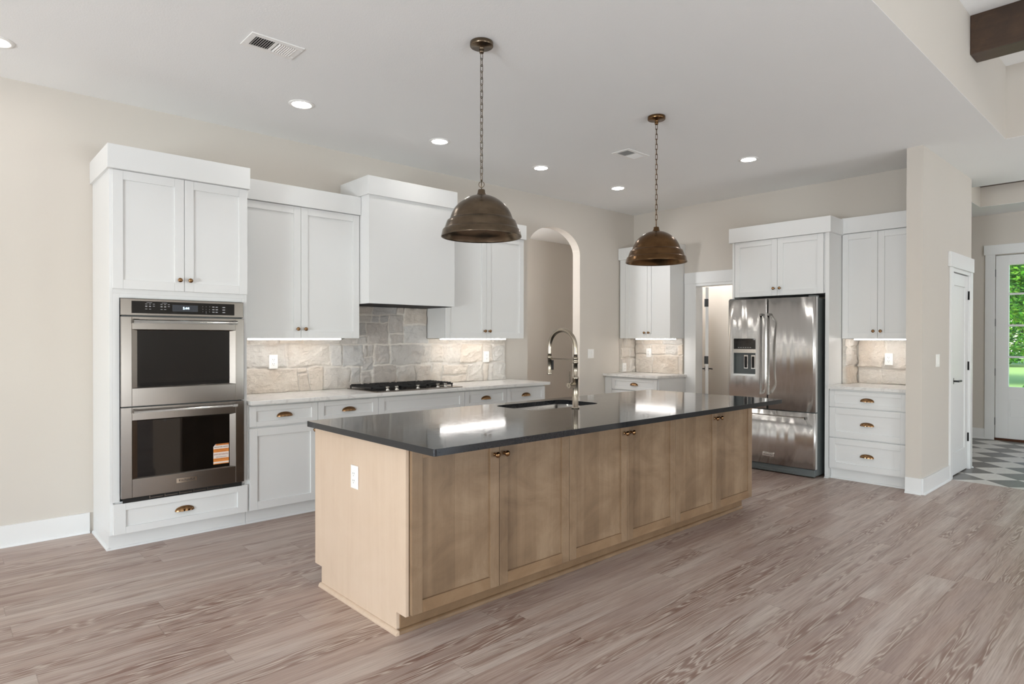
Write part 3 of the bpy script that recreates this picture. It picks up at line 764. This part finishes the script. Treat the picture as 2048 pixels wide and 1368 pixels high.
# corner wall cabinet: local x = 5.28-y
t = wall_cab('white wall cabinet in the far corner left of the pantry door', .81, XF-6.80-.002,
    [(.105, .4535, 1.374, 2.420, 'r'), (.4565, .800, 1.374, 2.420, 'l')], 1.376, 2.426, (.004, .815, -.02, .326, 2.424, 2.580), (6.80, YA-.002, 0), RZ, (.02, .800))
MB().box(.02, .103, .0, .021, 1.376, 2.424).obj('filler_strip', WHITE, t)
t = base_cab('white corner base cabinet with one drawer left of the pantry door', YA-.004, 4.45, [('drawer', .115, .808, .720, .866, 'cup', .05, None, .036), ('door', .115, .46, .104, .708, 'rt'), ('door', .463, .808, .104, .708, 'lt')], org=(6.505, 0), rz=RZ, D=XF-6.505-.002, group='white base cabinets on the refrigerator wall')
MB().box(.002, .112, .0, .021, .104, .866).obj('filler_strip', WHITE, t)
tag(MB().box(6.462, XF-.002, 4.428, YA-.002, .884, .914).obj('corner_countertop', QUARTZ, None, .003), 'short white quartz countertop in the corner left of the pantry door', 'countertop')
# left corner splash
def ashlar(x0, x1, z0, z1, seed):
    r = random.Random(seed); out_ = []; z = z0
    while z < z1-.02:
        h = r.choice([.14, .2, .26, .17]); z2 = min(z1+.05, z+h)
        if z1-z2 < .05: z2 = z1+.05
        x = x0-.05*r.random()
        while x < x1:
            w = r.uniform(.16, .42); out_.append((x, x+w-.003, z, z2-.003)); x += w
        z = z2
    return out_
mb = MB()
stone_panel(mb, ashlar(0, .81, .90, 1.38, 5), .062, .80, .915, 1.372, lambda x, z: True, seed=5, tone=lambda s_: .12, xf=lambda x, y, z: (y, -x, z))
o = mb.obj('stone_backsplash', STONE, None, loc=(XF-.001, YA, 0)); tag(o, 'pale stone backsplash above the short corner countertop', 'backsplash')
mb = MB()
stone_panel(mb, ashlar(6.78, 7.1, .90, 1.38, 8), 6.815, 7.128, .915, 1.372, lambda x, z: True, seed=8, tone=lambda s_: .12)
o = mb.obj('stone_side_splash', STONE, None, loc=(0, YA-.001, 0)); tag(o, 'narrow stone side splash in the far corner beside the switch plate', 'backsplash')
under_light('lit led bar under the far corner wall cabinet', (6.88, 5.06, 1.3705), RZ, .60)
outlet('wall_outlet', 'white socket on the stone above the corner countertop', (XF-.054, 4.99, 1.182), RZ, group=GO, back=.02)
outlet('wall_outlet', 'half-hidden white socket low on the stone side splash in the corner', (6.862, YA-.050, .985), 0, group=GO, back=.02)

# refrigerator surround: local x = 3.472 - y
t = thing('refrigerator_surround', 'white cabinet and side panels built around the refrigerator', 'cabinet', (6.48, 3.472, 0), RZ)
DD_ = XF-6.48-.002
xx = lambda y: 3.472-y
mb = MB(); mb.box(0, .024, .003, DD_, .0005, 2.43); mb.box(xx(2.489), xx(2.452), .003, DD_, .0005, 2.43); mb.obj('side_panel', WHITE, t, .001)
MB().box(.026, xx(2.491), .023, DD_, 1.828, 2.428).obj('body', WHITE, t, .001)
front(t, 'door', .029, xx(2.973), 1.824, 2.420, 'r', y=.002); front(t, 'door', xx(2.970), xx(2.510), 1.824, 2.420, 'l', y=.002)
crown(t, -.03, xx(2.432), -.022, DD_, 2.422, 2.580)
mb = MB(); quarter_round(mb, [(xx(2.489), .003, 0, -1), (xx(2.452), .003, 0, -1)], .012); mb.obj('toe_kick', WHITE, t)

# refrigerator: local x = 3.440 - y, y from front of doors
fr = thing('refrigerator', 'stainless steel french door refrigerator with bottom freezer drawer', 'refrigerator', (6.33, 3.440, 0), RZ)
q = lambda y: 3.440-y
FW = 3.440-2.522
MB().box(.006, FW-.006, .062, .74, .02, 1.775).obj('case', GREYP, fr, .004)
def fdoor(x0, x1, z0, z1, name='door', cut=None):
    """slightly bowed front; cut = (x0, x1, z0, z1) opening for the dispenser"""
    mb = MB(); xs = sorted(set([x0, x0+.012, x0+.03] + [x0+(x1-x0)*k/10 for k in range(1, 10)] + [x1-.03, x1-.012, x1] + (list(cut[:2]) if cut else [])))
    def yf(x):
        c = (2*(x-FW/2)/FW); e = min(x-x0, x1-x); return .010*c*c + (.006*(1-e/.012)**2 if e < .012 else 0)
    zs = [z0, z1] if not cut else [z0, cut[2], cut[3], z1]
    G = {(i, k): mb.b.verts.new((x, yf(x), z)) for i, x in enumerate(xs) for k, z in enumerate(zs)}
    B = {(i, k): mb.b.verts.new((x, .058, z)) for i, x in enumerate(xs) for k, z in enumerate(zs)}
    nz = len(zs)-1
    def hole(i, k): return cut and k == 1 and cut[0]-1e-6 <= xs[i] and xs[i+1] <= cut[1]+1e-6
    for i in range(len(xs)-1):
        for k in range(nz):
            if hole(i, k): continue
            mb.face([G[i, k], G[i+1, k], G[i+1, k+1], G[i, k+1]], 0, True)
            mb.face([B[i, k], B[i, k+1], B[i+1, k+1], B[i+1, k]], 0)
        mb.face([G[i, 0], B[i, 0], B[i+1, 0], G[i+1, 0]]); mb.face([G[i, nz], G[i+1, nz], B[i+1, nz], B[i, nz]])
    for k in range(nz):
        mb.face([G[0, k], G[0, k+1], B[0, k+1], B[0, k]]); n = len(xs)-1; mb.face([G[n, k], B[n, k], B[n, k+1], G[n, k+1]])
    o = mb.obj(name, STEELF, fr); return o
dc = (q(3.375), q(3.128), .985, 1.374)
d1 = fdoor(0, q(3.0045), .650, 1.788, 'door', dc)
d2 = fdoor(q(2.9995), FW, .650, 1.788, 'door')
d3 = fdoor(0, FW, .088, .640, 'freezer_drawer')
mb = MB().box(.01, FW-.01, .02, .058, .012, .082, 0).box(.05, .74, .016, .03, .03, .05, 0)
mb.obj('base_grille', GREYP, fr, .004)
# dispenser
a0, a1, b0, b1 = dc
mb = MB()
mb.box(a0, a1, .052, .057, b0, b1, 1)                     # back
mb.box(a0, a0+.003, .006, .054, b0, b1, 1); mb.box(a1-.003, a1, .004, .054, b0, b1, 0)
mb.box(a0, a1, .002, .052, 1.222, 1.262, 0)               # steel band
mb.box(a0+.001, a1-.001, .004, .02, 1.262, b1, 2)         # black control face
mb.box(a0, a1, -.002, .052, b0-.004, b0+.016, 0)
for cx_ in (a0+.125, a0+.205):
    mb.box(cx_-.022, cx_+.022, .034, .046, 1.055, 1.20, 0); mb.box(cx_-.016, cx_+.012, .031, .035, 1.065, 1.185, 3)
for k in range(6): mb.box(a0+.05+k*.026, a0+.066+k*.026, .0032, .0042, 1.277, 1.281, 4)
mb.obj('water_dispenser', [CHROME, GREYP, BLACKG, DARK, ICON], d1)
def bar(parent, p0, p1, stand):
    mb = MB(); p0, p1 = Vector(p0), Vector(p1); u = (p1-p0).normalized()
    mb.cyl(p0, p1, .0115, 20)
    for p, s_ in ((p0, 1), (p1, -1)):
        mb.cyl(p, p+u*.024*s_, .0145, 20); c = p+u*.013*s_; mb.cyl(c, c+Vector((0, stand, 0)), .010, 14, r2=.014)
    return mb.obj('handle', CHROME, parent)
bar(d1, (q(3.043), -.058, .803), (q(3.043), -.058, 1.632), .060)
bar(d2, (q(2.963), -.058, .803), (q(2.963), -.058, 1.632), .060)
bar(d3, (.075, -.056, .590), (FW-.075, -.056, .590), .062)
bx = q(2.988)
mb = MB().box(bx-.062, bx+.062, -.003, .004, .165, .194, 0); mb.text('KitchenAid', .021, (bx, -.0034, .1795), (1, 0, 0), (0, 0, 1), 1); mb.obj('badge', [CHROME, INK], d3)
MB().box(FW-.075, FW-.004, .02, .10, 1.776, 1.80).obj('hinge_cover', GREYP, fr, .004)
MB().box(.004, .075, .02, .10, 1.776, 1.80).obj('hinge_cover', GREYP, fr, .004)

# right wall cabinet and drawers: local x = 2.450 - y
wall_cab('white two-door wall cabinet right of the refrigerator', .684, XF-6.80-.002,
    [(.003, .327, 1.374, 2.428, 'r'), (.330, .682, 1.374, 2.428, 'l')], 1.376, 2.436, (.002, .684, -.022, .326, 2.434, 2.590), (6.80, 2.449, 0), RZ)
base_cab('white three-drawer base cabinet right of the refrigerator', 2.449, 1.766,
    [('drawer', .003, .680, .712, .866, 'cup', .05, None, .036), ('drawer', .003, .680, .416, .702, 'cup', .058), ('drawer', .003, .680, .112, .406, 'cup', .058)], org=(6.48, 0), rz=RZ, D=XF-6.48-.002, group='white base cabinets on the refrigerator wall')
tag(MB().box(6.452, XF-.002, 1.766, 2.450, .884, .914).obj('side_countertop', QUARTZ, None, .003), 'short white quartz countertop right of the refrigerator', 'countertop')
mb = MB()
stone_panel(mb, ashlar(0, .70, .90, 1.38, 12), .062, .682, .915, 1.372, lambda x, z: True, seed=12, tone=lambda s_: .12, xf=lambda x, y, z: (y, -x, z))
o = mb.obj('stone_backsplash', STONE, None, loc=(XF-.001, 2.449, 0)); tag(o, 'pale stone backsplash above the drawers right of the refrigerator', 'backsplash')
mb = MB()
stone_panel(mb, ashlar(6.78, 7.1, .90, 1.38, 15), 6.815, 7.128, .915, 1.372, lambda x, z: True, seed=15, tone=lambda s_: .12)
o = mb.obj('stone_side_splash', STONE, None, loc=(0, 2.448, 0)); tag(o, 'narrow stone side splash against the refrigerator panel', 'backsplash')
under_light('lit led bar under the wall cabinet right of the refrigerator', (6.88, 2.36, 1.3705), RZ, .58)
outlet('wall_outlet', 'white socket on the stone right of the refrigerator', (XF-.054, 2.10, 1.168), RZ, group=GO, back=.02)

# ------------------------------------------------------------------ island
GI = 'wood cabinet units of the island'
IY, IB = 2.410, 3.355
def island_unit(label, x0, x1, first=False, last=False):
    t = thing('island_cabinet', label, 'cabinet', (x0, IY, 0), 0, GI); W = x1-x0; D = IB-IY
    bx0 = .022 if first else 0
    if first or last: MB().box(bx0, W-(.02 if last else 0), .021, D, .1, .8825).obj('body', MAPLE, t)
    else:
        mb = MB(); mb.box(0, W, .021, .04, .1, .8825); mb.box(0, W, D-.02, D, .1, .8825); mb.box(0, .018, .04, D-.02, .1, .8825); mb.box(W-.018, W, .04, D-.02, .1, .8825); mb.box(.018, W-.018, .04, D-.02, .1, .118)
        mb.obj('body', MAPLE, t)
    a = .02 if first else g; b = W-.012 if last else W-g; m = (a+b)/2
    front(t, 'door', a, m-g, .107, .878, 'right_low', mats=[MAPLE, MAPLEH], mr=1); front(t, 'door', m+g, b, .107, .878, 'left_low', mats=[MAPLE, MAPLEH], mr=1)
    mb = MB().box(.018 if first else 0, W, .092, .108, .0005, .1); quarter_round(mb, [(.0, .092, 0, -1), (W-(.015 if last else 0), .092, 0, -1)], .018); mb.obj('toe_kick', MAPLEH, t)
    if first:
        mb = MB(); mb.prism([(.0225, .1), (.1, .1), (.1, .0005), (D-.08, .0005), (D-.08, .108), (D-.0, .108), (D, .8825), (.0225, .8825)], 0, .018, 'x')
        mb.obj('end_panel', MAPLEE, t, .001)
        mb = MB(); quarter_round(mb, [(0, .074, -1, 0), (0, D-.075, -1, 0)], .018); mb.obj('base_molding', MAPLEE, t)
    if last:
        mb = MB(); mb.prism([(.0225, .1), (.1, .1), (.1, .0005), (D-.08, .0005), (D-.08, .108), (D-.0, .108), (D, .8825), (.0225, .8825)], W-.018, W, 'x'); mb.obj('end_panel', MAPLEE, t, .001)
island_unit('pale wood island cabinet nearest the ovens with the plain end panel', 1.577, 2.6575, first=True)
island_unit('middle pale wood island cabinet under the sink', 2.658, 3.7345)
island_unit('pale wood island cabinet nearest the refrigerator', 3.735, 4.835, last=True)
# worktop with rounded corners and sink cut-out
def rrect(x0, x1, y0, y1, r, n=6):
    p = []
    for cx_, cy_, a in ((x1-r, y0+r, -90), (x1-r, y1-r, 0), (x0+r, y1-r, 90), (x0+r, y0+r, 180)):
        for k in range(n+1):
            t_ = math.radians(a+90*k/n); p.append((cx_+r*math.cos(t_), cy_+r*math.sin(t_)))
    return p
SX0, SX1, SY0, SY1 = 2.79, 3.475, 2.845, 3.235
WX0, WX1, WY0, WY1 = 1.517, 4.735, 2.125, 3.335
def slab_hole(mb, outer, inner, z0, z1):
    for z in (z0, z1):
        A = [mb.b.verts.new((x, y, z)) for x, y in outer]; B = [mb.b.verts.new((x, y, z)) for x, y in inner]
        ea = [mb.b.edges.new((A[i], A[(i+1) % len(A)])) for i in range(len(A))]; eb = [mb.b.edges.new((B[i], B[(i+1) % len(B)])) for i in range(len(B))]
        bmesh.ops.triangle_fill(mb.b, use_beauty=True, edges=ea+eb)
        if z == z0: A0, B0 = A, B
    for P0, P1 in ((A0, A), (B0, B)):
        for i in range(len(P0)): mb.face([P0[i], P0[(i+1) % len(P0)], P1[(i+1) % len(P0)], P1[i]])
mb = MB(); slab_hole(mb, rrect(WX0, WX1, WY0, WY1, .012), rrect(SX0, SX1, SY0, SY1, .075), .8835, .914)
o = mb.obj('island_countertop', GRANITE, None, .0025); tag(o, 'long black stone countertop on the wood island', 'countertop')
# sink
sk = thing('kitchen_sink', 'stainless undermount sink set into the black island top', 'sink', ((SX0+SX1)/2, (SY0+SY1)/2, .6835))
cx_, cy_ = (SX0+SX1)/2, (SY0+SY1)/2
mb = MB(); loops = []
for dx, z, r in ((.018, .1985, .075), (.018, .199, .075), (-.004, .1985, .075), (-.010, .06, .075), (-.025, .012, .07), (-.06, 0, .06)):
    loops.append([mb.b.verts.new((x-cx_, y-cy_, z)) for x, y in rrect(SX0-dx, SX1+dx, SY0-dx, SY1+dx, r)])
for A, B in zip(loops, loops[1:]):
    for i in range(len(A)): mb.face([A[i], A[(i+1) % len(A)], B[(i+1) % len(A)], B[i]], 0, True)
mb.face(loops[-1], 0)
mb.obj('basin', metal('sink_steel', (190, 188, 184), .22), sk)
MB().lathe([(0, .001), (.045, .001), (.045, .004), (.03, .003), (0, .002)], (0, 0, 0), seg=24).obj('drain', CHROME, sk)
# faucet
fx, fy = 3.093, 2.755
fc = thing('kitchen_faucet', 'tall brushed nickel arched faucet with pull-down spray on the island', 'faucet', (fx, fy, .9145))
mb = MB().lathe([(0, 0), (.026, 0), (.026, .006), (.0195, .009), (.0185, .19), (.021, .192), (.021, .206), (.0155, .210), (.0150, .292), (.0185, .294), (.0185, .306), (.0165, .308), (.0165, .322), (.0185, .324), (.0185, .334), (.013, .336), (0, .336)], seg=28)
mb.obj('body', NICKEL, fc)
R_ = .118
pts = [(0, 0, .33), (0, 0, .36)] + [(0, R_-R_*math.cos(math.pi*k/22), .396+R_*math.sin(math.pi*k/22)) for k in range(23)] + [(0, 2*R_, .36), (0, 2*R_, .335)]
mb = MB().tube(pts, .0142, 16)
mb.obj('arched_hose', NICKEL, fc)
mb = MB().lathe([(0, 0), (.0165, 0), (.0185, .004), (.0165, .012), (.0135, .02), (.0135, .108), (.0165, .11), (.0165, .124), (.013, .126), (0, .126)], (0, 2*R_, .213), seg=24, mi=0)
mb.box(.004, .018, 2*R_-.022, 2*R_-.008, .245, .31, 1); mb.obj('spray_head', [NICKEL, BLACKM], fc)
MB().cyl((0, 0, .318), (0, 2*R_-.01, .322), .0048, 12).obj('support_arm', NICKEL, fc)
mb = MB().cyl((-.015, 0, .153), (-.068, 0, .153), .0205, 24); mb.cyl((-.055, 0, .17), (-.055, .0, .245), .0048, 12, r2=.0042); mb.obj('valve_handle', NICKEL, fc)

# ------------------------------------------------------------------ pendants
def pendant(label, x, y, mat, ring=True):
    t = thing('pendant_light', label, 'pendant lamp', (x, y, 1.955), 0, 'metal dome pendants over the island')
    ztop = ZC-1.955-.0005
    MB().lathe([(0, ztop), (.066, ztop), (.067, ztop-.002), (.067, ztop-.022), (.064, ztop-.025), (.016, ztop-.026), (.013, ztop-.045), (.015, ztop-.05), (.011, ztop-.062), (0, ztop-.063)], seg=40).obj('canopy', mat, t)
    z0, z1 = (.325 if ring else .29), ztop-.058
    mb = MB(); n = int(round((z1-z0)/.0375)); pitch = (z1-z0)/n
    for k in range(n):
        zc = z0+pitch*(k+.5); a = (k % 2)*math.pi/2+.25; hl, hw = .0235, .0075
        P = []
        for i in range(16):
            th = 2*math.pi*i/16; sx_ = math.cos(th)*hw; sz = math.sin(th); sz = (hl-hw)*(1 if sz > 1e-6 else -1 if sz < -1e-6 else 0)+sz*hw
            P.append((sx_*math.cos(a), sx_*math.sin(a), zc+sz))
        mb.tube(P, .0021, 6, closed=True)
    mb.obj('chain', mat, t)
    if ring:
        mb = MB(); d = Vector((RR.x, RR.y, 0)).normalized()
        mb.tube([(d.x*.0155*math.cos(2*math.pi*i/24), d.y*.0155*math.cos(2*math.pi*i/24), .302+.0165*math.sin(2*math.pi*i/24)) for i in range(24)], .0022, 8, closed=True)
        mb.tube([(0, 0, .27), (0, 0, .30), (0, 0, .33)], .003, 8)
    else:
        mb = MB().tube([(0, 0, .27), (0, 0, .295)], .004, 8)
    mb.obj('hanging_loop', mat, t)
    outp = [(0, .272), (.019, .272), (.0205, .270), (.024, .250), (.031, .240), (.033, .237), (.06, .2325), (.085, .222), (.110, .206), (.135, .186), (.155, .162), (.170, .135), (.180, .108), (.1845, .096), (.190, .0945), (.197, .090), (.203, .075), (.213, .047), (.2165, .041), (.221, .040), (.2235, .036), (.229, .010), (.2315, .004), (.2315, .0)]
    inn = [(.2285, 0), (.2265, .006), (.2185, .034), (.2145, .038), (.200, .072), (.193, .088), (.181, .093), (.167, .13), (.152, .158), (.132, .182), (.107, .202), (.06, .228), (0, .236)]
    MB().lathe(outp+inn, seg=72).obj('lamp_shade', mat, t)
pendant('bronze dome pendant hanging over the oven end of the island', 2.321, 2.790, BRONZE)
pendant('browner dome pendant hanging over the refrigerator end of the island', 4.078, 2.810, BRONZE2, False)

# ------------------------------------------------------------------ ceiling fittings
GL = 'round recessed lights in the kitchen ceiling'
for lab, x, y in (('recessed ceiling light at the left edge above the bare wall', .262, 4.66), ('recessed ceiling light in front of the oven cabinet', 1.97, 4.41), ('recessed ceiling light in front of the range hood', 3.215, 4.43),
                  ('recessed ceiling light just left of the arch', 4.455, 4.43), ('recessed ceiling light nearest the far corner', 5.692, 4.435), ('recessed ceiling light in front of the refrigerator', 5.685, 2.885)):
    t = thing('recessed_light', lab, 'ceiling light', (x, y, ZC), 0, GL)
    MB().lathe([(.064, -.001), (.066, -.006), (.074, -.008), (.090, -.004), (.0915, -.0005), (.064, -.0004)], seg=40).obj('trim_ring', PLATE, t)
    MB().lathe([(0, -.0035), (.063, -.003), (.063, -.0008), (0, -.0008)], seg=40).obj('lens', LAMP, t)
def vent(label, x0, x1, y0, y1, along='x'):
    t = thing('ceiling_vent', label, 'vent', ((x0+x1)/2, (y0+y1)/2, ZC), 0, 'white slatted vents in the kitchen ceiling')
    w, d = (x1-x0)/2, (y1-y0)/2; ix, iy = w-.035, d-.035
    mb = MB()
    for a0, a1, b0, b1 in ((-w, w, -d, -iy), (-w, w, iy, d), (-w, -ix, -iy, iy), (ix, w, -iy, iy), (-.009, .009, -iy, iy)): mb.box(a0, a1, b0, b1, -.006, -.0005)
    mb.obj('frame', PLATE, t, .0015)
    MB().box(-ix, ix, -iy, iy, -.0015, -.0008).obj('duct_shade_sheet', DARK, t)  # flat dark sheet, stands in for the shade inside the duct
    mb = MB(); n = 18
    for k in range(n):
        c = -ix+(k+.5)*2*ix/n; s_ = 1 if c > 0 else -1
        if abs(c) < .012: continue
        h = .0042
        mb.prism([(c-h*s_, -.002), (c-h*s_+.0012, -.002), (c+h*s_*.9+.0012, -.009), (c+h*s_*.9, -.009)], -iy, iy, 'y')
    mb.obj('louvers', PLATE, t)
vent('larger white ceiling vent near the oven cabinet', 1.303, 1.607, 3.549, 3.741)
vent('smaller-looking white ceiling vent beside the far pendant', 4.573, 4.892, 3.445, 3.636)
# beams
GBm = 'dark wood ceiling beams'
o = MB().box(5.475, 5.675, -4.98, 1.112, 3.41, 3.689).obj('ceiling_beam', BEAMW, None, .003); tag(o, 'dark brown wood beam crossing the raised ceiling at upper right', 'beam', GBm)
o = MB().box(9.74, 9.944, -1.38, 1.903, 3.325, 3.598).obj('ceiling_beam', BEAMW, None, .003); tag(o, 'dark wood beam just visible in the raised entry ceiling', 'beam', GBm)

# ------------------------------------------------------------------ outdoors
mb = MB().box(10.85, 90, -50, 60, -.30, -.15)
tag(mb.obj('lawn', GRASS, None), 'mown green lawn outside the front door', 'lawn', kind='stuff')
def tree(name, label, x, y, R, H, base, n, seed, cols, leaf=.22, trunk=True):
    r = random.Random(seed); t = thing(name, label, 'tree' if trunk else 'bush', (x, y, -.148), 0, 'greenery outside the front door')
    vs, fs, tn = [], [], []
    blobs = [(r.gauss(0, R*.45), r.gauss(0, R*.45), base+(H-base)*r.random(), R*r.uniform(.3, .55)) for _ in range(26)] if trunk else [(0, 0, H*.5, R)]
    for _ in range(n):
        bx_, by_, bz_, br = r.choice(blobs); d = Vector((r.gauss(0, 1), r.gauss(0, 1), r.gauss(0, 1))).normalized()*br*r.uniform(.75, 1.05)
        c = Vector((bx_, by_, max(.05, bz_+.0))) + (d if trunk else Vector((d.x, d.y, abs(d.z)*H/R*.5)))
        if c.z < (.3 if trunk else .03): continue
        u = Vector((r.gauss(0, 1), r.gauss(0, 1), r.gauss(0, .6))).normalized(); w = u.orthogonal().normalized()
        s_ = leaf*r.uniform(.6, 1.2); i = len(vs)
        vs += [c-u*s_, c+w*s_*.45, c+u*s_, c-w*s_*.45]; fs.append((i, i+1, i+2, i+3)); col = lin([v+r.uniform(-16, 16) for v in r.choice(cols)]); tn += [col]*4
    me = bpy.data.meshes.new('foliage'); me.from_pydata([tuple(v) for v in vs], [], fs); me.materials.append(LEAF)
    a_ = me.attributes.new('tint', 'FLOAT_COLOR', 'POINT'); a_.data.foreach_set('color', [k for c in tn for k in c])
    o = bpy.data.objects.new('foliage', me); COL.objects.link(o); o.parent = t
    if trunk:
        mb = MB().tube([(0, 0, 0), (.05, 0, H*.3), (-.05, .1, H*.75)], [R*.09, R*.07, R*.02], 10); mb.obj('trunk', BARK, t)
GR = [(128, 178, 56), (100, 152, 48), (150, 198, 70), (76, 120, 42)]
tree('shade_tree', 'bright green leafy tree seen through the upper door panes', 27, 3.1, 2.8, 8, 1.5, 42000, 1, GR, .09)
tree('shade_tree', 'green tree standing left of the view beyond the lawn', 38, 14, 3.4, 11, 2.0, 7000, 2, [(84, 128, 50), (104, 150, 54), (60, 98, 38)], .28)
tree('shade_tree', 'green tree farther right beyond the lawn', 37, -6, 3.2, 10, 1.8, 7000, 3, GR, .26)
tree('shade_tree', 'tall dark green tree in the distance behind the bright one', 47, 8.4, 4.6, 12, 1.0, 26000, 5, [(90, 138, 50), (70, 112, 42), (112, 160, 60)], .2)
tree('garden_bush', 'small round green bush on the lawn in the lowest door pane', 14.3, 1.93, .22, .80, 0, 3000, 4, [(86, 130, 48), (108, 154, 56)], .022, False)
